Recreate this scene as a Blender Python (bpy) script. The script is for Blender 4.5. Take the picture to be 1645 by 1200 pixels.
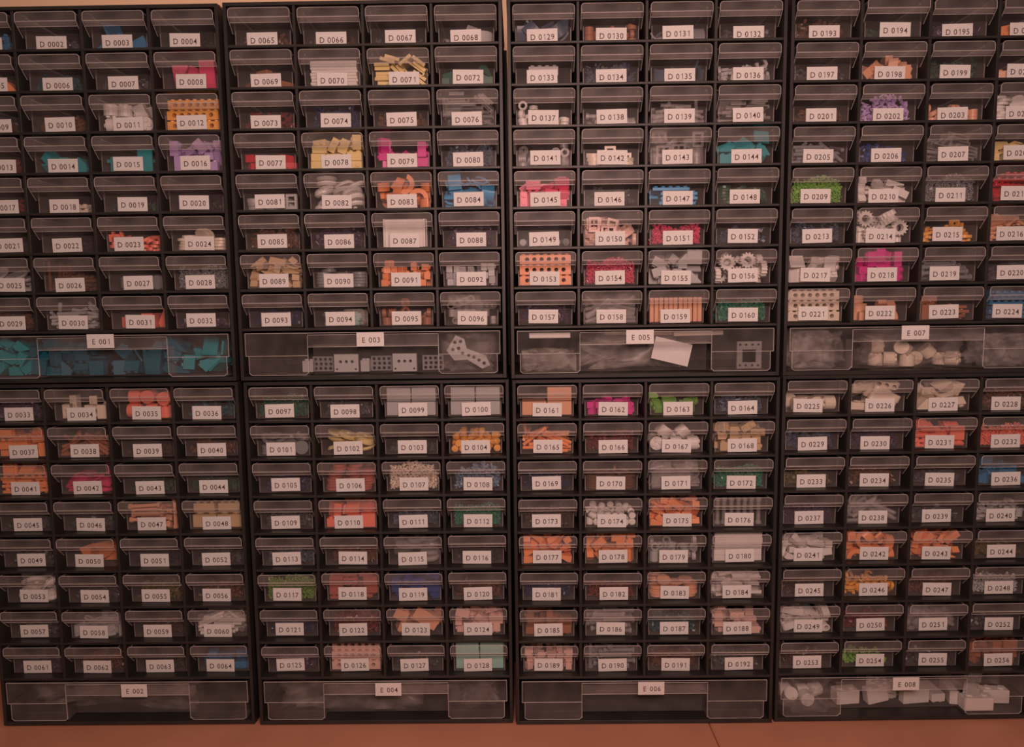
import bpy, bmesh, math, random
from mathutils import Vector, Matrix, Quaternion, noise

for o in list(bpy.data.objects):
    bpy.data.objects.remove(o)
SC = bpy.context.scene
COL = SC.collection

# ---------------------------------------------------------------- camera
cam_data = bpy.data.cameras.new('camera')
cam = bpy.data.objects.new('camera', cam_data)
COL.objects.link(cam)
cam.location = (-0.13791, -0.82820, -0.13246)
cam.rotation_euler = (math.radians(83.948), math.radians(0.718), math.radians(0.444))
cam_data.sensor_width = 36.0
cam_data.lens = 36.0 * 1223.0 / 1645.0
cam_data.clip_start = 0.02
SC.camera = cam

# ---------------------------------------------------------------- world, lights, exposure
world = bpy.data.worlds.new('room_light')
SC.world = world
world.use_nodes = True
world.node_tree.nodes['Background'].inputs[0].default_value = (1.0, 0.79, 0.65, 1)
world.node_tree.nodes['Background'].inputs[1].default_value = 0.06


def area(name, loc, target, size, power, col):
    d = bpy.data.lights.new(name, 'AREA')
    d.shape = 'RECTANGLE'
    d.size, d.size_y = size
    d.energy = power
    d.color = col
    o = bpy.data.objects.new(name, d)
    COL.objects.link(o)
    o.location = loc
    o.rotation_euler = (Vector(target) - Vector(loc)).to_track_quat('-Z', 'Y').to_euler()
    return o


area('key_light', (-0.04, -0.88, 0.10), (-0.08, 0.0, -0.20), (0.34, 0.26), 6.8, (1.0, 0.62, 0.535))  # added key light near the camera, its falloff dims the outer drawers
area('front_fill_light', (-0.1, -1.7, 0.35), (-0.12, 0.0, -0.22), (1.2, 0.8), 1.6, (1.0, 0.70, 0.60))  # added broad fill from behind the camera
area('wall_wash_light', (-0.50, -0.06, 0.62), (-0.50, 0.17, 0.25), (0.30, 0.10), 0.9, (1.0, 0.74, 0.50))  # added to brighten the wall above the cabinets

SC.view_settings.view_transform = 'Standard'
SC.view_settings.look = 'None'
SC.view_settings.gamma = 1.0
SC.view_settings.exposure = 0.0
SC.view_settings.use_curve_mapping = False
try:
    SC.cycles.transparent_max_bounces = 24
    SC.cycles.max_bounces = 6
    SC.cycles.diffuse_bounces = 3
    SC.cycles.glossy_bounces = 2
    SC.cycles.transmission_bounces = 3
    SC.cycles.sample_clamp_indirect = 3.0
    SC.cycles.caustics_reflective = False
    SC.cycles.caustics_refractive = False
except Exception:
    pass

# ---------------------------------------------------------------- layout of the place (metres)
PX, PZ = 0.072, 0.04255                 # drawer pitch across and down
HALF = 0.146                            # half width of a cabinet
TOP, BOT = 0.1720, -0.2258              # cabinet top and foot, measured from its fourth shelf
DEPTH = 0.150
ORIGIN = [(-0.5951, 0.0026, 0.0007, 0.0), (-0.5938, 0.0023, -0.3987, 0.0), (-0.2974, 0.0008, 0.0008, 0.0), (-0.2952, 0.0008, -0.3989, 0.0),
          (0.0, 0.0, 0.0, 0.0), (0.0008, -0.002, -0.3995, 0.0), (0.2966, 0.0030, -0.0004, 0.009), (0.2960, 0.0, -0.3983, 0.009)]
REC = 0.012                             # how far the lower drawer front sits back


def cell(r, c):
    """floor centre of drawer row r (1-8), column c (1-4), in its cabinet"""
    return ((c - 2.5) * PX, 0.0, (4 - r) * PZ + 0.0015)


def cab_of(n):
    return (n - 1) // 32


def rc_of(n):
    k = (n - 1) % 32
    return k // 4 + 1, k % 4 + 1


# ---------------------------------------------------------------- mesh helpers
class MB:
    def __init__(self):
        self.v, self.f, self.m = [], [], []

    def add(self, vs, fs, mi=0):
        b = len(self.v)
        self.v += [tuple(p) for p in vs]
        self.f += [tuple(b + i for i in f) for f in fs]
        self.m += [mi] * len(fs)

    def box(self, x0, x1, y0, y1, z0, z1, mi=0, M=None):
        vs = [(x, y, z) for x in (x0, x1) for y in (y0, y1) for z in (z0, z1)]
        if M is not None:
            vs = [M @ Vector(p) for p in vs]
        self.add(vs, [(0, 1, 3, 2), (4, 6, 7, 5), (0, 4, 5, 1), (2, 3, 7, 6), (0, 2, 6, 4), (1, 5, 7, 3)], mi)

    def cyl(self, x, y, z0, z1, r, n=10, mi=0, r1=None, M=None):
        r1 = r if r1 is None else r1
        vs = [(x + r * math.cos(2 * math.pi * i / n), y + r * math.sin(2 * math.pi * i / n), z0) for i in range(n)]
        vs += [(x + r1 * math.cos(2 * math.pi * i / n), y + r1 * math.sin(2 * math.pi * i / n), z1) for i in range(n)]
        if M is not None:
            vs = [M @ Vector(p) for p in vs]
        self.add(vs, [tuple(range(n))[::-1], tuple(range(n, 2 * n))] + [(i, (i + 1) % n, n + (i + 1) % n, n + i) for i in range(n)], mi)

    def tube(self, pts, r, n=6, mi=0):
        for a, b in zip(pts[:-1], pts[1:]):
            a, b = Vector(a), Vector(b)
            M = Matrix.Translation(a) @ (b - a).to_track_quat('Z', 'Y').to_matrix().to_4x4()
            self.cyl(0, 0, 0, (b - a).length, r, n, mi, M=M)

    def prism(self, poly, z0, z1, mi=0, M=None):
        """solid from a convex or simple outline"""
        n = len(poly)
        vs = [(x, y, z0) for x, y in poly] + [(x, y, z1) for x, y in poly]
        if M is not None:
            vs = [M @ Vector(p) for p in vs]
        self.add(vs, [tuple(range(n))[::-1], tuple(range(n, 2 * n))] + [(i, (i + 1) % n, n + (i + 1) % n, n + i) for i in range(n)], mi)

    def merge(self, me, M=None, mi=None):
        vs = [v.co if M is None else M @ v.co for v in me.vertices]
        b = len(self.v)
        self.v += [tuple(p) for p in vs]
        for p in me.polygons:
            self.f.append(tuple(b + i for i in p.vertices))
            self.m.append(p.material_index if mi is None else mi)

    def mesh(self, name, mats=(), bevel=0.0, smooth=False):
        me = bpy.data.meshes.new(name)
        me.from_pydata(self.v, [], self.f)
        for m in mats:
            me.materials.append(m)
        me.polygons.foreach_set('material_index', self.m)
        bm = bmesh.new()
        bm.from_mesh(me)
        bmesh.ops.recalc_face_normals(bm, faces=bm.faces)
        if bevel:
            ed = [e for e in bm.edges if len(e.link_faces) == 2 and e.calc_face_angle(0) > 0.6]
            bmesh.ops.bevel(bm, geom=ed, offset=bevel, segments=1, affect='EDGES', clamp_overlap=True)
        bm.to_mesh(me)
        bm.free()
        if smooth:
            me.polygons.foreach_set('use_smooth', [True] * len(me.polygons))
        me.update()
        return me


def outline_mesh(name, loops, depth, res=1):
    """flat shape with holes, given real thickness (z 0..depth)"""
    cu = bpy.data.curves.new(name, 'CURVE')
    cu.dimensions = '2D'
    cu.fill_mode = 'BOTH'
    cu.extrude = depth / 2
    for lp in loops:
        sp = cu.splines.new('POLY')
        sp.points.add(len(lp) - 1)
        for i, (x, y) in enumerate(lp):
            sp.points[i].co = (x, y, 0, 1)
        sp.use_cyclic_u = True
    ob = bpy.data.objects.new(name, cu)
    COL.objects.link(ob)
    bpy.context.view_layer.update()
    me = bpy.data.meshes.new_from_object(ob.evaluated_get(bpy.context.evaluated_depsgraph_get()))
    bpy.data.objects.remove(ob)
    me.name = name
    me.materials.clear()
    for v in me.vertices:
        v.co.z += depth / 2
    return me


def circ(x, y, r, n=12, a0=0.0, a1=2 * math.pi):
    full = abs(a1 - a0 - 2 * math.pi) < 1e-6
    k = n if full else n + 1
    return [(x + r * math.cos(a0 + (a1 - a0) * i / n), y + r * math.sin(a0 + (a1 - a0) * i / n)) for i in range(k)]


def link(name, data, parent=None, loc=(0, 0, 0), quat=None):
    o = bpy.data.objects.new(name, data)
    COL.objects.link(o)
    o.location = loc
    if quat is not None:
        o.rotation_mode = 'QUATERNION'
        o.rotation_quaternion = quat
    if parent is not None:
        o.parent = parent
    return o


def tag(o, label, cat=None, group=None, kind=None):
    o['label'] = label
    if cat:
        o['category'] = cat
    if group:
        o['group'] = group
    if kind:
        o['kind'] = kind
    return o


# ---------------------------------------------------------------- the toy pieces, centred on their own box
def centre(me):
    xs, ys, zs = zip(*[v.co for v in me.vertices])
    c = Vector(((min(xs) + max(xs)) / 2, (min(ys) + max(ys)) / 2, (min(zs) + max(zs)) / 2))
    for v in me.vertices:
        v.co -= c
    return me


MM = 0.001


def studs(b, nx, ny, z, u=8.0):
    for i in range(nx):
        for j in range(ny):
            b.cyl(((i - (nx - 1) / 2) * u) * MM, ((j - (ny - 1) / 2) * u) * MM, z * MM, (z + 1.7) * MM, 2.4 * MM, 8)


def brick(nx, ny, h=9.6, u=8.0):
    b = MB()
    b.box(-nx * u / 2 * MM, nx * u / 2 * MM, -ny * u / 2 * MM, ny * u / 2 * MM, 0, h * MM)
    me = b.mesh('brick', bevel=0.0003)
    b = MB()
    b.merge(me)
    studs(b, nx, ny, h, u)
    return b.mesh('brick')


def slope(w=16, l=16, h=9.6, top=8, low=1.5):
    b = MB()
    M = Matrix(((0, 0, 1, 0), (1, 0, 0, 0), (0, 1, 0, 0), (0, 0, 0, 1)))
    poly = [(-l / 2, 0), (l / 2, 0), (l / 2, h), (l / 2 - top, h), (-l / 2, low)]
    b.prism([(x * MM, y * MM) for x, y in poly], -w / 2 * MM, w / 2 * MM, M=M)
    n = max(1, int(w // 8))
    for i in range(n if top >= 6 else 0):
        b.cyl((i - (n - 1) / 2) * 8 * MM, (l / 2 - top / 2) * MM, h * MM, (h + 1.7) * MM, 2.4 * MM, 8)
    return b.mesh('slope')


def from_loops(loops, d):
    return outline_mesh('shape', [[(x * MM, y * MM) for x, y in lp] for lp in loops], d * MM)


def beam(n, h=8.0, w=8.0):
    L = n * 8 / 2
    body = circ(L - h / 2, 0, h / 2, 6, -math.pi / 2, math.pi / 2) + circ(-L + h / 2, 0, h / 2, 6, math.pi / 2, 1.5 * math.pi)
    return from_loops([body] + [circ((i - (n - 1) / 2) * 8, 0, 2.5, 10) for i in range(n)], w)


def holed_brick(n, h=9.6, w=8.0):
    L = n * 8 / 2
    me = from_loops([[(-L, 0), (L, 0), (L, h), (-L, h)]] + [circ((i - (n - 2) / 2) * 8, h / 2 + 0.3, 2.4, 10) for i in range(n - 1)], w)
    M = Matrix.Rotation(math.pi / 2, 4, 'X')
    b = MB()
    b.merge(me, Matrix.Translation((0, w / 2 * MM, 0)) @ M)
    studs(b, n, 1, h)
    return b.mesh('holed_brick')


def cylinder(r, h, hole=0.0, stud=False, n=16):
    if hole:
        return from_loops([circ(0, 0, r, n), circ(0, 0, hole, n)], h)
    b = MB()
    b.cyl(0, 0, 0, h * MM, r * MM, n)
    me = b.mesh('cyl', bevel=0.0004)
    b = MB()
    b.merge(me)
    if stud:
        if r > 6:
            studs(b, 2, 2, h, 6.0)
        else:
            b.cyl(0, 0, h * MM, (h + 1.7) * MM, 2.4 * MM, 8)
    return b.mesh('cyl')


def dish(r, h):
    b = MB()
    b.cyl(0, 0, 0, h * 0.5 * MM, r * MM, 18)
    b.cyl(0, 0, h * 0.5 * MM, h * MM, r * MM, 18, r1=r * 0.82 * MM)
    b.cyl(0, 0, h * MM, (h + 1.5) * MM, 2.4 * MM, 8)
    return b.mesh('dish')


def panel(w, l, t=1.6, lip=3.5):
    b = MB()
    b.box(-w / 2 * MM, w / 2 * MM, -l / 2 * MM, l / 2 * MM, 0, t * MM)
    b.box(-w / 2 * MM, w / 2 * MM, -l / 2 * MM, (-l / 2 + t) * MM, t * MM, lip * MM)
    b.box(-w / 2 * MM, w / 2 * MM, (l / 2 - t) * MM, l / 2 * MM, t * MM, lip * MM)
    return b.mesh('panel')


def bar(r, l, clip=False):
    b = MB()
    b.cyl(0, 0, 0, l * MM, r * MM, 8)
    if clip:
        b.cyl(0, 0, 0, 3 * MM, (r + 1.2) * MM, 8)
        b.cyl(0, 0, (l - 3) * MM, l * MM, (r + 1.2) * MM, 8)
    return b.mesh('bar')


def arch(ro, ri, w):
    lp = circ(0, 0, ro, 14, 0, math.pi) + circ(0, 0, ri, 14, 0, math.pi)[::-1]
    return from_loops([lp], w)


def hook():
    lp = [(-6, -3), (5, -3), (7, 0), (6, 4), (3.4, 5.5), (2.6, 3.6), (3.9, 1.6), (3.4, 0), (-3, 0), (-3, 5), (-6, 5)]
    return from_loops([lp], 3.2)


def curve_panel(w, l, h):
    b = MB()
    n = 8
    for k in range(n):
        a0, a1 = math.pi / 2 * k / n, math.pi / 2 * (k + 1) / n
        p = [(l * math.sin(a), h * math.cos(a)) for a in (a0, a1)]
        q = [((l - 2) * math.sin(a), (h - 2) * math.cos(a)) for a in (a0, a1)]
        M = Matrix(((0, 0, 1, 0), (1, 0, 0, 0), (0, 1, 0, 0), (0, 0, 0, 1)))
        b.prism([(x * MM, y * MM) for x, y in (p[0], p[1], q[1], q[0])], -w / 2 * MM, w / 2 * MM, M=M)
    return b.mesh('curve')


def frame_piece(w, h, t=4.0, e=2.6, mid=True):
    lps = [[(-w / 2, 0), (w / 2, 0), (w / 2, h), (-w / 2, h)]]
    xs = [-w / 2 + e, w / 2 - e] if not mid else None
    if mid:
        lps.append([(-w / 2 + e, e), (-0.8, e), (-0.8, h - e), (-w / 2 + e, h - e)])
        lps.append([(0.8, e), (w / 2 - e, e), (w / 2 - e, h - e), (0.8, h - e)])
    else:
        lps.append([(xs[0], e), (xs[1], e), (xs[1], h - e), (xs[0], h - e)])
    return from_loops(lps, t)


def gear(r, n, hole, t):
    lp = []
    for i in range(n):
        for f, k in ((0.0, 1.0), (0.25, 1.0), (0.4, 0.82), (0.85, 0.82)):
            a = 2 * math.pi * (i + f) / n
            lp.append((r * k * math.cos(a), r * k * math.sin(a)))
    return from_loops([lp, circ(0, 0, hole, 12)], t)


#  code: (object name, words in labels, builder)
SHAPES = {
    'b': ('toy_brick', 'two-stud toy brick', lambda: brick(2, 1)),
    'c': ('small_toy_brick', 'one-stud toy brick', lambda: brick(1, 1, 8.0, 7.0)),
    'B': ('large_toy_brick', 'eight-stud toy brick', lambda: brick(4, 2)),
    'p': ('toy_plate', 'studded toy plate', lambda: brick(2, 2, 3.2)),
    'P': ('long_toy_plate', 'long studded plate', lambda: brick(5, 2, 3.2)),
    's': ('sloped_toy_brick', 'sloped toy brick', lambda: slope()),
    'i': ('toy_wedge', 'thin toy wedge', lambda: slope(8, 18, 7, 4, 1.2)),
    'S': ('large_sloped_toy_brick', 'large sloped toy piece', lambda: slope(16, 30, 12, 8, 2)),
    'd': ('round_toy_tile', 'round toy tile', lambda: cylinder(8, 3.2)),
    'D': ('toy_dish', 'round toy dish', lambda: dish(11.5, 4)),
    't': ('round_toy_brick', 'small round toy brick', lambda: cylinder(4, 8, 0, True, 12)),
    'T': ('toy_cylinder', 'cylindrical toy piece', lambda: cylinder(8, 12, 0, True)),
    'g': ('toy_ring', 'small toy ring', lambda: cylinder(5, 4, 2.6, n=14)),
    'w': ('toy_wheel_rim', 'toothed toy ring', lambda: gear(9, 14, 4.2, 6)),
    'r': ('toy_bar', 'thin toy bar', lambda: bar(2.0, 32)),
    'R': ('ribbed_toy_bar', 'thick-ended toy bar', lambda: bar(2.2, 36, True)),
    'h': ('holed_toy_bar', 'holed toy bar', lambda: beam(4)),
    'H': ('holed_toy_brick', 'holed toy brick', lambda: holed_brick(5)),
    'a': ('arched_toy_piece', 'arched toy piece', lambda: arch(11, 6, 9)),
    'k': ('toy_hook', 'toy hook', lambda: hook()),
    'u': ('curved_toy_piece', 'curved toy panel', lambda: curve_panel(14, 16, 12)),
    'l': ('raised_edge_tile', 'raised-edge toy tile', lambda: panel(16, 24)),
    'f': ('toy_window', 'toy window frame', lambda: frame_piece(16, 12)),
}
PROTO = {}


def shape(code):
    if code not in PROTO:
        PROTO[code] = centre(SHAPES[code][2]())
    return PROTO[code]

SHAPES.update({
    'J': ('long_holed_toy_brick', 'holed toy brick', lambda: holed_brick(7, 9.6, 8)),
    'e': ('chunky_toy_block', 'large chunky toy block', lambda: brick_block(27, 24, 15)),
    'q': ('square_toy_plate', 'large thin toy plate', lambda: slab(50, 40, 3.0)),
    'v': ('tall_toy_tile', 'tall upright toy panel', lambda: panel(30, 46, 2.0, 5.0)),
    'y': ('upright_toy_tile', 'upright toy tile', lambda: slab(4.6, 20, 27)),
    'z': ('upright_toy_bar', 'upright toy bar', lambda: bar(2.3, 30, True)),
    'j': ('long_toy_block', 'long smooth toy block', lambda: slab(54, 8, 6.6)),
})


def slab(w, l, h):
    b = MB()
    b.box(-w / 2 * MM, w / 2 * MM, -l / 2 * MM, l / 2 * MM, 0, h * MM)
    return b.mesh('slab', bevel=0.0005)


def brick_block(w, l, h):
    b = MB()
    b.merge(slab(w, l, h))
    for i in (-1, 1):
        for j in (-1, 1):
            b.cyl(i * w / 4 * MM, j * l / 4 * MM, h * MM, (h + 3) * MM, w / 6.5 * MM, 12)
    return b.mesh('block')


def QE(x, y, z):
    from mathutils import Euler
    return Euler((math.radians(x), math.radians(y), math.radians(z))).to_quaternion()


def stack_layout(kind, n):
    """pieces laid by hand: list of (code, x, y, z of centre in mm from the drawer floor centre, rotation)"""
    rnd = random.Random(n)
    j = lambda a: rnd.uniform(-a, a)
    y0 = 14.2
    out = []
    if kind == '=H':
        for k in range(3):
            out.append(('J', j(.6), y0 + 4.2 + (0, 1, 3)[k], 5.8 + k * 11.5, QE(0, 0, j(.8))))
            out.append(('J', j(.6), y0 + 14.5 + (0, 1, 3)[k], 5.8 + k * 11.5, QE(0, 0, j(.8))))
    elif kind == '=B':
        for k in range(2):
            for i in (-1, 1):
                if n == 161 and k == 1 and i == -1:
                    continue
                if n == 48:
                    out.append(('b3' if k else 'e', i * 14.1 + j(.2), y0 + 13 - k * 4, 24.2 if k else 9.1, QE(0, 0, j(.5))))
                else:
                    out.append(('b4', i * 14.1 + j(.2), y0 + 13 + k, 7.8 + k * 15.9, QE(0, 0, j(.7))))
    elif kind == '=P':
        for k in range(9):
            out.append(('q', 1 + j(.8), y0 + 21.5 + j(.3), 1.4 + k * 3.15, QE(0, 0, j(.6))))
    elif kind == '=l':
        for k in range(4):
            out.append(('v', j(.4), y0 + 3.6 + k * 6.2, 15.4 + (0.4 * k), QE(90, 90, 0)))
    elif kind == '=t':
        for k in range(11):
            out.append(('y', -26.5 + k * 5.3, y0 + 10.6 + (k % 3) * .4, 13.9, QE(0, 0, j(.6))))
    elif kind == '=r':
        for k in range(7):
            out.append(('z', -23 + k * 7.6 + j(.5), y0 + 4.2 + (k % 2), 15.4, QE(j(1), j(1), 0)))
    elif kind == '=b':
        for k in range(5):
            out.append(('j', j(.6), y0 + 4.4 + j(.2), 3.6 + k * 6.8, QE(0, 0, j(.6))))
            if k < 4:
                out.append(('j', j(.6), y0 + 13.4 + j(.2), 3.6 + k * 6.8, QE(0, 0, j(.6))))
    return out


SHAPES['b3'] = ('large_toy_brick', 'large toy brick', lambda: brick(3, 2))
SHAPES['b4'] = ('smooth_toy_block', 'smooth toy block', lambda: slab(27, 24, 15.3))

# ---------------------------------------------------------------- colours of the pieces
COLS = {
    'W': ('white', (.80, .77, .72)), 'C': ('cream', (.78, .68, .54)), 'Z': ('tan', (.62, .44, .24)), 'L': ('light grey', (.46, .47, .47)),
    'G': ('grey', (.22, .23, .24)), 'D': ('dark grey', (.07, .075, .08)), 'K': ('black', (.022, .022, .025)), 'R': ('red', (.62, .035, .05)),
    'r': ('dark red', (.17, .02, .022)), 'O': ('orange', (.92, .33, .13)), 'o': ('amber', (.92, .44, .09)), 'B': ('blue', (.02, .06, .24)),
    'N': ('navy blue', (.014, .026, .085)), 'n': ('slate blue', (.06, .09, .14)), 'T': ('teal', (.015, .30, .34)), 't': ('dark teal', (.012, .09, .11)),
    'A': ('sky blue', (.05, .36, .66)), 'a': ('mid blue', (.03, .20, .38)), 'E': ('green', (.02, .22, .13)), 'e': ('dark green', (.018, .075, .045)),
    'M': ('lime green', (.20, .48, .07)), 'Y': ('yellow', (.88, .70, .30)), 'y': ('olive', (.13, .10, .035)), 'P': ('magenta', (.72, .03, .30)),
    'p': ('hot pink', (.88, .10, .22)), 'V': ('lavender', (.50, .36, .66)), 'v': ('dark purple', (.06, .035, .08)), 'S': ('coral', (.92, .24, .16)),
    'Q': ('brown', (.13, .055, .03)), 'q': ('dark brown', (.06, .03, .02)), 'F': ('nougat', (.78, .40, .24)), 'f': ('copper', (.36, .14, .07)),
    'I': ('pale pink', (.80, .52, .44)), 'm': ('mint', (.32, .62, .55)), 'X': ('clear', None), 's': ('blue grey', (.17, .27, .38)),
    'g': ('dark green', (.02, .12, .08)), 'h': ('deep teal', (.012, .13, .19)), 'c': ('crimson', (.72, .07, .17)), 'd': ('dusty red', (.42, .12, .09)), 'l': ('lime', (.15, .30, .05)),
}

# drawer number: pieces colour fill(0-9).  first letter of the pieces:
#   a letter of SHAPES = loose pieces, x = uncountable small parts, z = uncountable grains,
#   =code: pieces laid in order by stack_layout
DRAWERS = '''
1 x a4|2 x D2|3 S a6|4 x K2|5 s O5|6 x t4|7 x D3|8 S c7|9 x q3|10 x Q4|11 T W8|12 =H o|13 x r4|14 s T5|15 l T3|16 b V8
17 x r3|18 P C2|19 x e2|20 x K2|21 x e2|22 x K2|23 k S8|24 d C5|25 D L6|26 r Q4|27 T G5|28 z G6|29 x Q4|30 r L5|31 S S5|32 x v2
33 x v5|34 b C4|35 T S9|36 x t3|37 b O7|38 r f5|39 x q2|40 x Q3|41 p O8|42 u c6|43 x e2|44 z e3|45 x D2|46 x D2|47 R F7|48 =B Z
49 x D2|50 S O5|51 x K2|52 x D2|53 D W7|54 x D2|55 x y4|56 x Q3|57 x D2|58 u L6|59 x q3|60 r W8|61 x D2|62 x Q4|63 x K2|64 b a3
65 x Q3|66 x q2|67 x K2|68 u L5|69 b f3|70 =P W|71 l Y7|72 i g5|73 x r4|74 x N5|75 x Q3|76 l X8|77 b R4|78 b Y8|79 b P6|80 x n6
81 f L3|82 D W9|83 a O9|84 u A8|85 x Q5|86 x v5|87 =l W|88 x v5|89 i Z9|90 d G6|91 c O6|92 c L6|93 x N4|94 P m3|95 g f5|96 h X8
97 z g6|98 x D3|99 =B L|100 =B L|101 d G6|102 D Y6|103 x D2|104 t o7|105 x N3|106 d d7|107 z C8|108 x s7|109 x D3|110 s S8|111 x n3|112 z E6
113 x n3|114 x Q3|115 D X8|116 x K2|117 z l7|118 p d8|119 b B7|120 x Q3|121 x N3|122 x r7|123 S F8|124 b I8|125 x v3|126 =H I|127 x D2|128 =B m
129 u n7|130 g f6|131 u G5|132 x D3|133 B L2|134 x n5|135 u n5|136 k L6|137 g W3|138 R X4|139 r X5|140 l X4|141 g X4|142 f C3|143 f X7|144 s T7
145 b p7|146 x D4|147 P A6|148 d e6|149 t G3|150 f I6|151 z c5|152 x n4|153 =H O|154 z c7|155 s L8|156 w W7|157 x v4|158 r X8|159 =t F|160 z E6
161 =B F|162 c P4|163 b M4|164 x n4|165 r O9|166 x r5|167 T W7|168 b Z8|169 x N4|170 d Q6|171 u X9|172 z E6|173 z q6|174 t W7|175 i O9|176 =r X
177 i O8|178 b O8|179 g L8|180 =b W|181 x N4|182 x r3|183 d F6|184 l W9|185 b f5|186 R X7|187 x t5|188 b I6|189 c I9|190 R G7|191 x Q4|192 x D4
193 x Q5|194 x e2|195 x v4|196 b O4|197 x D3|198 b F6|199 x e5|200 b F3|201 x Q3|202 x V7|203 g F4|204 d W7|205 r G6|206 x B4|207 l X5|208 i Y6
209 z M7|210 i W6|211 z G7|212 P R7|213 x n5|214 w W9|215 k o5|216 p F7|217 s W8|218 b P8|219 R G6|220 r D4|221 =H C|222 a F4|223 p f6|224 P a8
225 T C6|226 h C8|227 s C7|228 x Q5|229 x n4|230 x v4|231 p S7|232 z S6|233 x y3|234 x Q4|235 x D3|236 b a5|237 z v5|238 r X5|239 x D3|240 k L8
241 i W6|242 a O7|243 i O8|244 x y3|245 x q3|246 k o6|247 x Q4|248 z L5|249 h W7|250 x r4|251 k X6|252 x D3|253 x q3|254 x M2|255 x D2|256 b f8
'''
SPEC = {}
for tok in DRAWERS.replace('\n', '|').split('|'):
    if tok.strip():
        n_, k_, c_ = tok.split()
        SPEC[int(n_)] = (k_, c_[0], int(c_[1]) if len(c_) > 1 else 9)

# ---------------------------------------------------------------- materials
def new_mat(name):
    m = bpy.data.materials.new(name)
    m.use_nodes = True
    return m, m.node_tree.nodes, m.node_tree.links


def plastic(name, col, rough=0.4, noise_amt=0.0, scale=60, spec=0.4):
    m, N, L = new_mat(name)
    p = N['Principled BSDF']
    p.inputs['Base Color'].default_value = (*col, 1)
    p.inputs['Roughness'].default_value = rough
    p.inputs['Specular IOR Level'].default_value = spec
    if noise_amt:
        t = N.new('ShaderNodeTexCoord')
        n = N.new('ShaderNodeTexNoise')
        n.inputs['Scale'].default_value = scale
        n.inputs['Detail'].default_value = 3
        r = N.new('ShaderNodeValToRGB')
        r.color_ramp.elements[0].position = 0.3
        r.color_ramp.elements[1].position = 0.7
        r.color_ramp.elements[0].color = (*[c * (1 - noise_amt) for c in col], 1)
        r.color_ramp.elements[1].color = (*[min(1, c * (1 + noise_amt)) for c in col], 1)
        L.new(t.outputs['Object'], n.inputs['Vector'])
        L.new(n.outputs['Fac'], r.inputs['Fac'])
        L.new(r.outputs['Color'], p.inputs['Base Color'])
    return m


def milky(name, fac, col, rough=0.3, tint=(0.985, 0.98, 0.98), scale=40.0, var=0.35):
    """thin cloudy see-through plastic"""
    m, N, L = new_mat(name)
    out = N['Material Output']
    p = N['Principled BSDF']
    p.inputs['Base Color'].default_value = (*col, 1)
    p.inputs['Roughness'].default_value = rough
    tr = N.new('ShaderNodeBsdfTransparent')
    tr.inputs['Color'].default_value = (*tint, 1)
    mix = N.new('ShaderNodeMixShader')
    t = N.new('ShaderNodeTexCoord')
    n = N.new('ShaderNodeTexNoise')
    n.inputs['Scale'].default_value = scale
    n.inputs['Detail'].default_value = 2
    r = N.new('ShaderNodeMapRange')
    r.inputs['From Min'].default_value = 0.3
    r.inputs['From Max'].default_value = 0.7
    r.inputs['To Min'].default_value = fac * (1 - var)
    r.inputs['To Max'].default_value = fac * (1 + var)
    L.new(t.outputs['Object'], n.inputs['Vector'])
    L.new(n.outputs['Fac'], r.inputs['Value'])
    L.new(r.outputs['Result'], mix.inputs['Fac'])
    L.new(tr.outputs[0], mix.inputs[1])
    L.new(p.outputs[0], mix.inputs[2])
    L.new(mix.outputs[0], out.inputs['Surface'])
    return m


M_CASE = plastic('black_plastic', (0.030, 0.027, 0.025), 0.45, 0.25, 25)
M_INNER = plastic('black_plastic_inside', (0.010, 0.009, 0.009), 0.7)
M_CLEAR = milky('clear_drawer_plastic', 0.048, (0.62, 0.55, 0.53), 0.25)
M_FROST = milky('frosted_grip_plastic', 0.085, (0.66, 0.58, 0.56), 0.35)
M_LEDGE = milky('frosted_ledge_plastic', 0.17, (0.70, 0.62, 0.60), 0.35)
M_RIM = milky('plastic_edge_glint', 0.34, (0.80, 0.74, 0.72), 0.25, var=0.2)  # paler and denser than the walls, imitates light caught on the edges
M_CARD = plastic('label_paper', (0.80, 0.78, 0.75), 0.8, 0.04, 400)
M_INK = plastic('label_ink', (0.10, 0.06, 0.06), 0.8)
M_BAG = milky('plastic_film', 0.17, (0.85, 0.80, 0.76), 0.18, scale=55.0, var=0.8)
M_BAG2 = milky('dull_plastic_film', 0.10, (0.75, 0.68, 0.65), 0.2, scale=45.0, var=0.9)
M_PIECE = {}
for k, (nm, c) in COLS.items():
    if c is None:
        M_PIECE[k] = milky('clear_piece_plastic', 0.20, (0.72, 0.70, 0.69), 0.15)
    else:
        M_PIECE[k] = plastic(nm.replace(' ', '_') + '_piece_plastic', c, 0.35)


# ---------------------------------------------------------------- room: wall, floor, table
def struct(o):
    o['kind'] = 'structure'
    return o


m, N, L = new_mat('painted_wall')
p = N['Principled BSDF']
p.inputs['Roughness'].default_value = 0.9
t = N.new('ShaderNodeTexCoord')
n = N.new('ShaderNodeTexNoise')
n.inputs['Scale'].default_value = 2.2
r = N.new('ShaderNodeValToRGB')
r.color_ramp.elements[0].color = (0.84, 0.52, 0.36, 1)
r.color_ramp.elements[1].color = (0.90, 0.66, 0.48, 1)
L.new(t.outputs['Object'], n.inputs['Vector'])
L.new(n.outputs['Fac'], r.inputs['Fac'])
L.new(r.outputs['Color'], p.inputs['Base Color'])
M_WALL = m
TABLE_Z = ORIGIN[1][2] + BOT - 0.0015
b = MB()
b.box(-2.2, 2.0, 0.2355, 0.30, TABLE_Z - 0.75, 1.6)
struct(link('wall_back', b.mesh('wall_back', [M_WALL])))
b = MB()
b.box(-2.2, 2.0, -2.6, 0.235, TABLE_Z - 0.80, TABLE_Z - 0.75)
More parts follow.
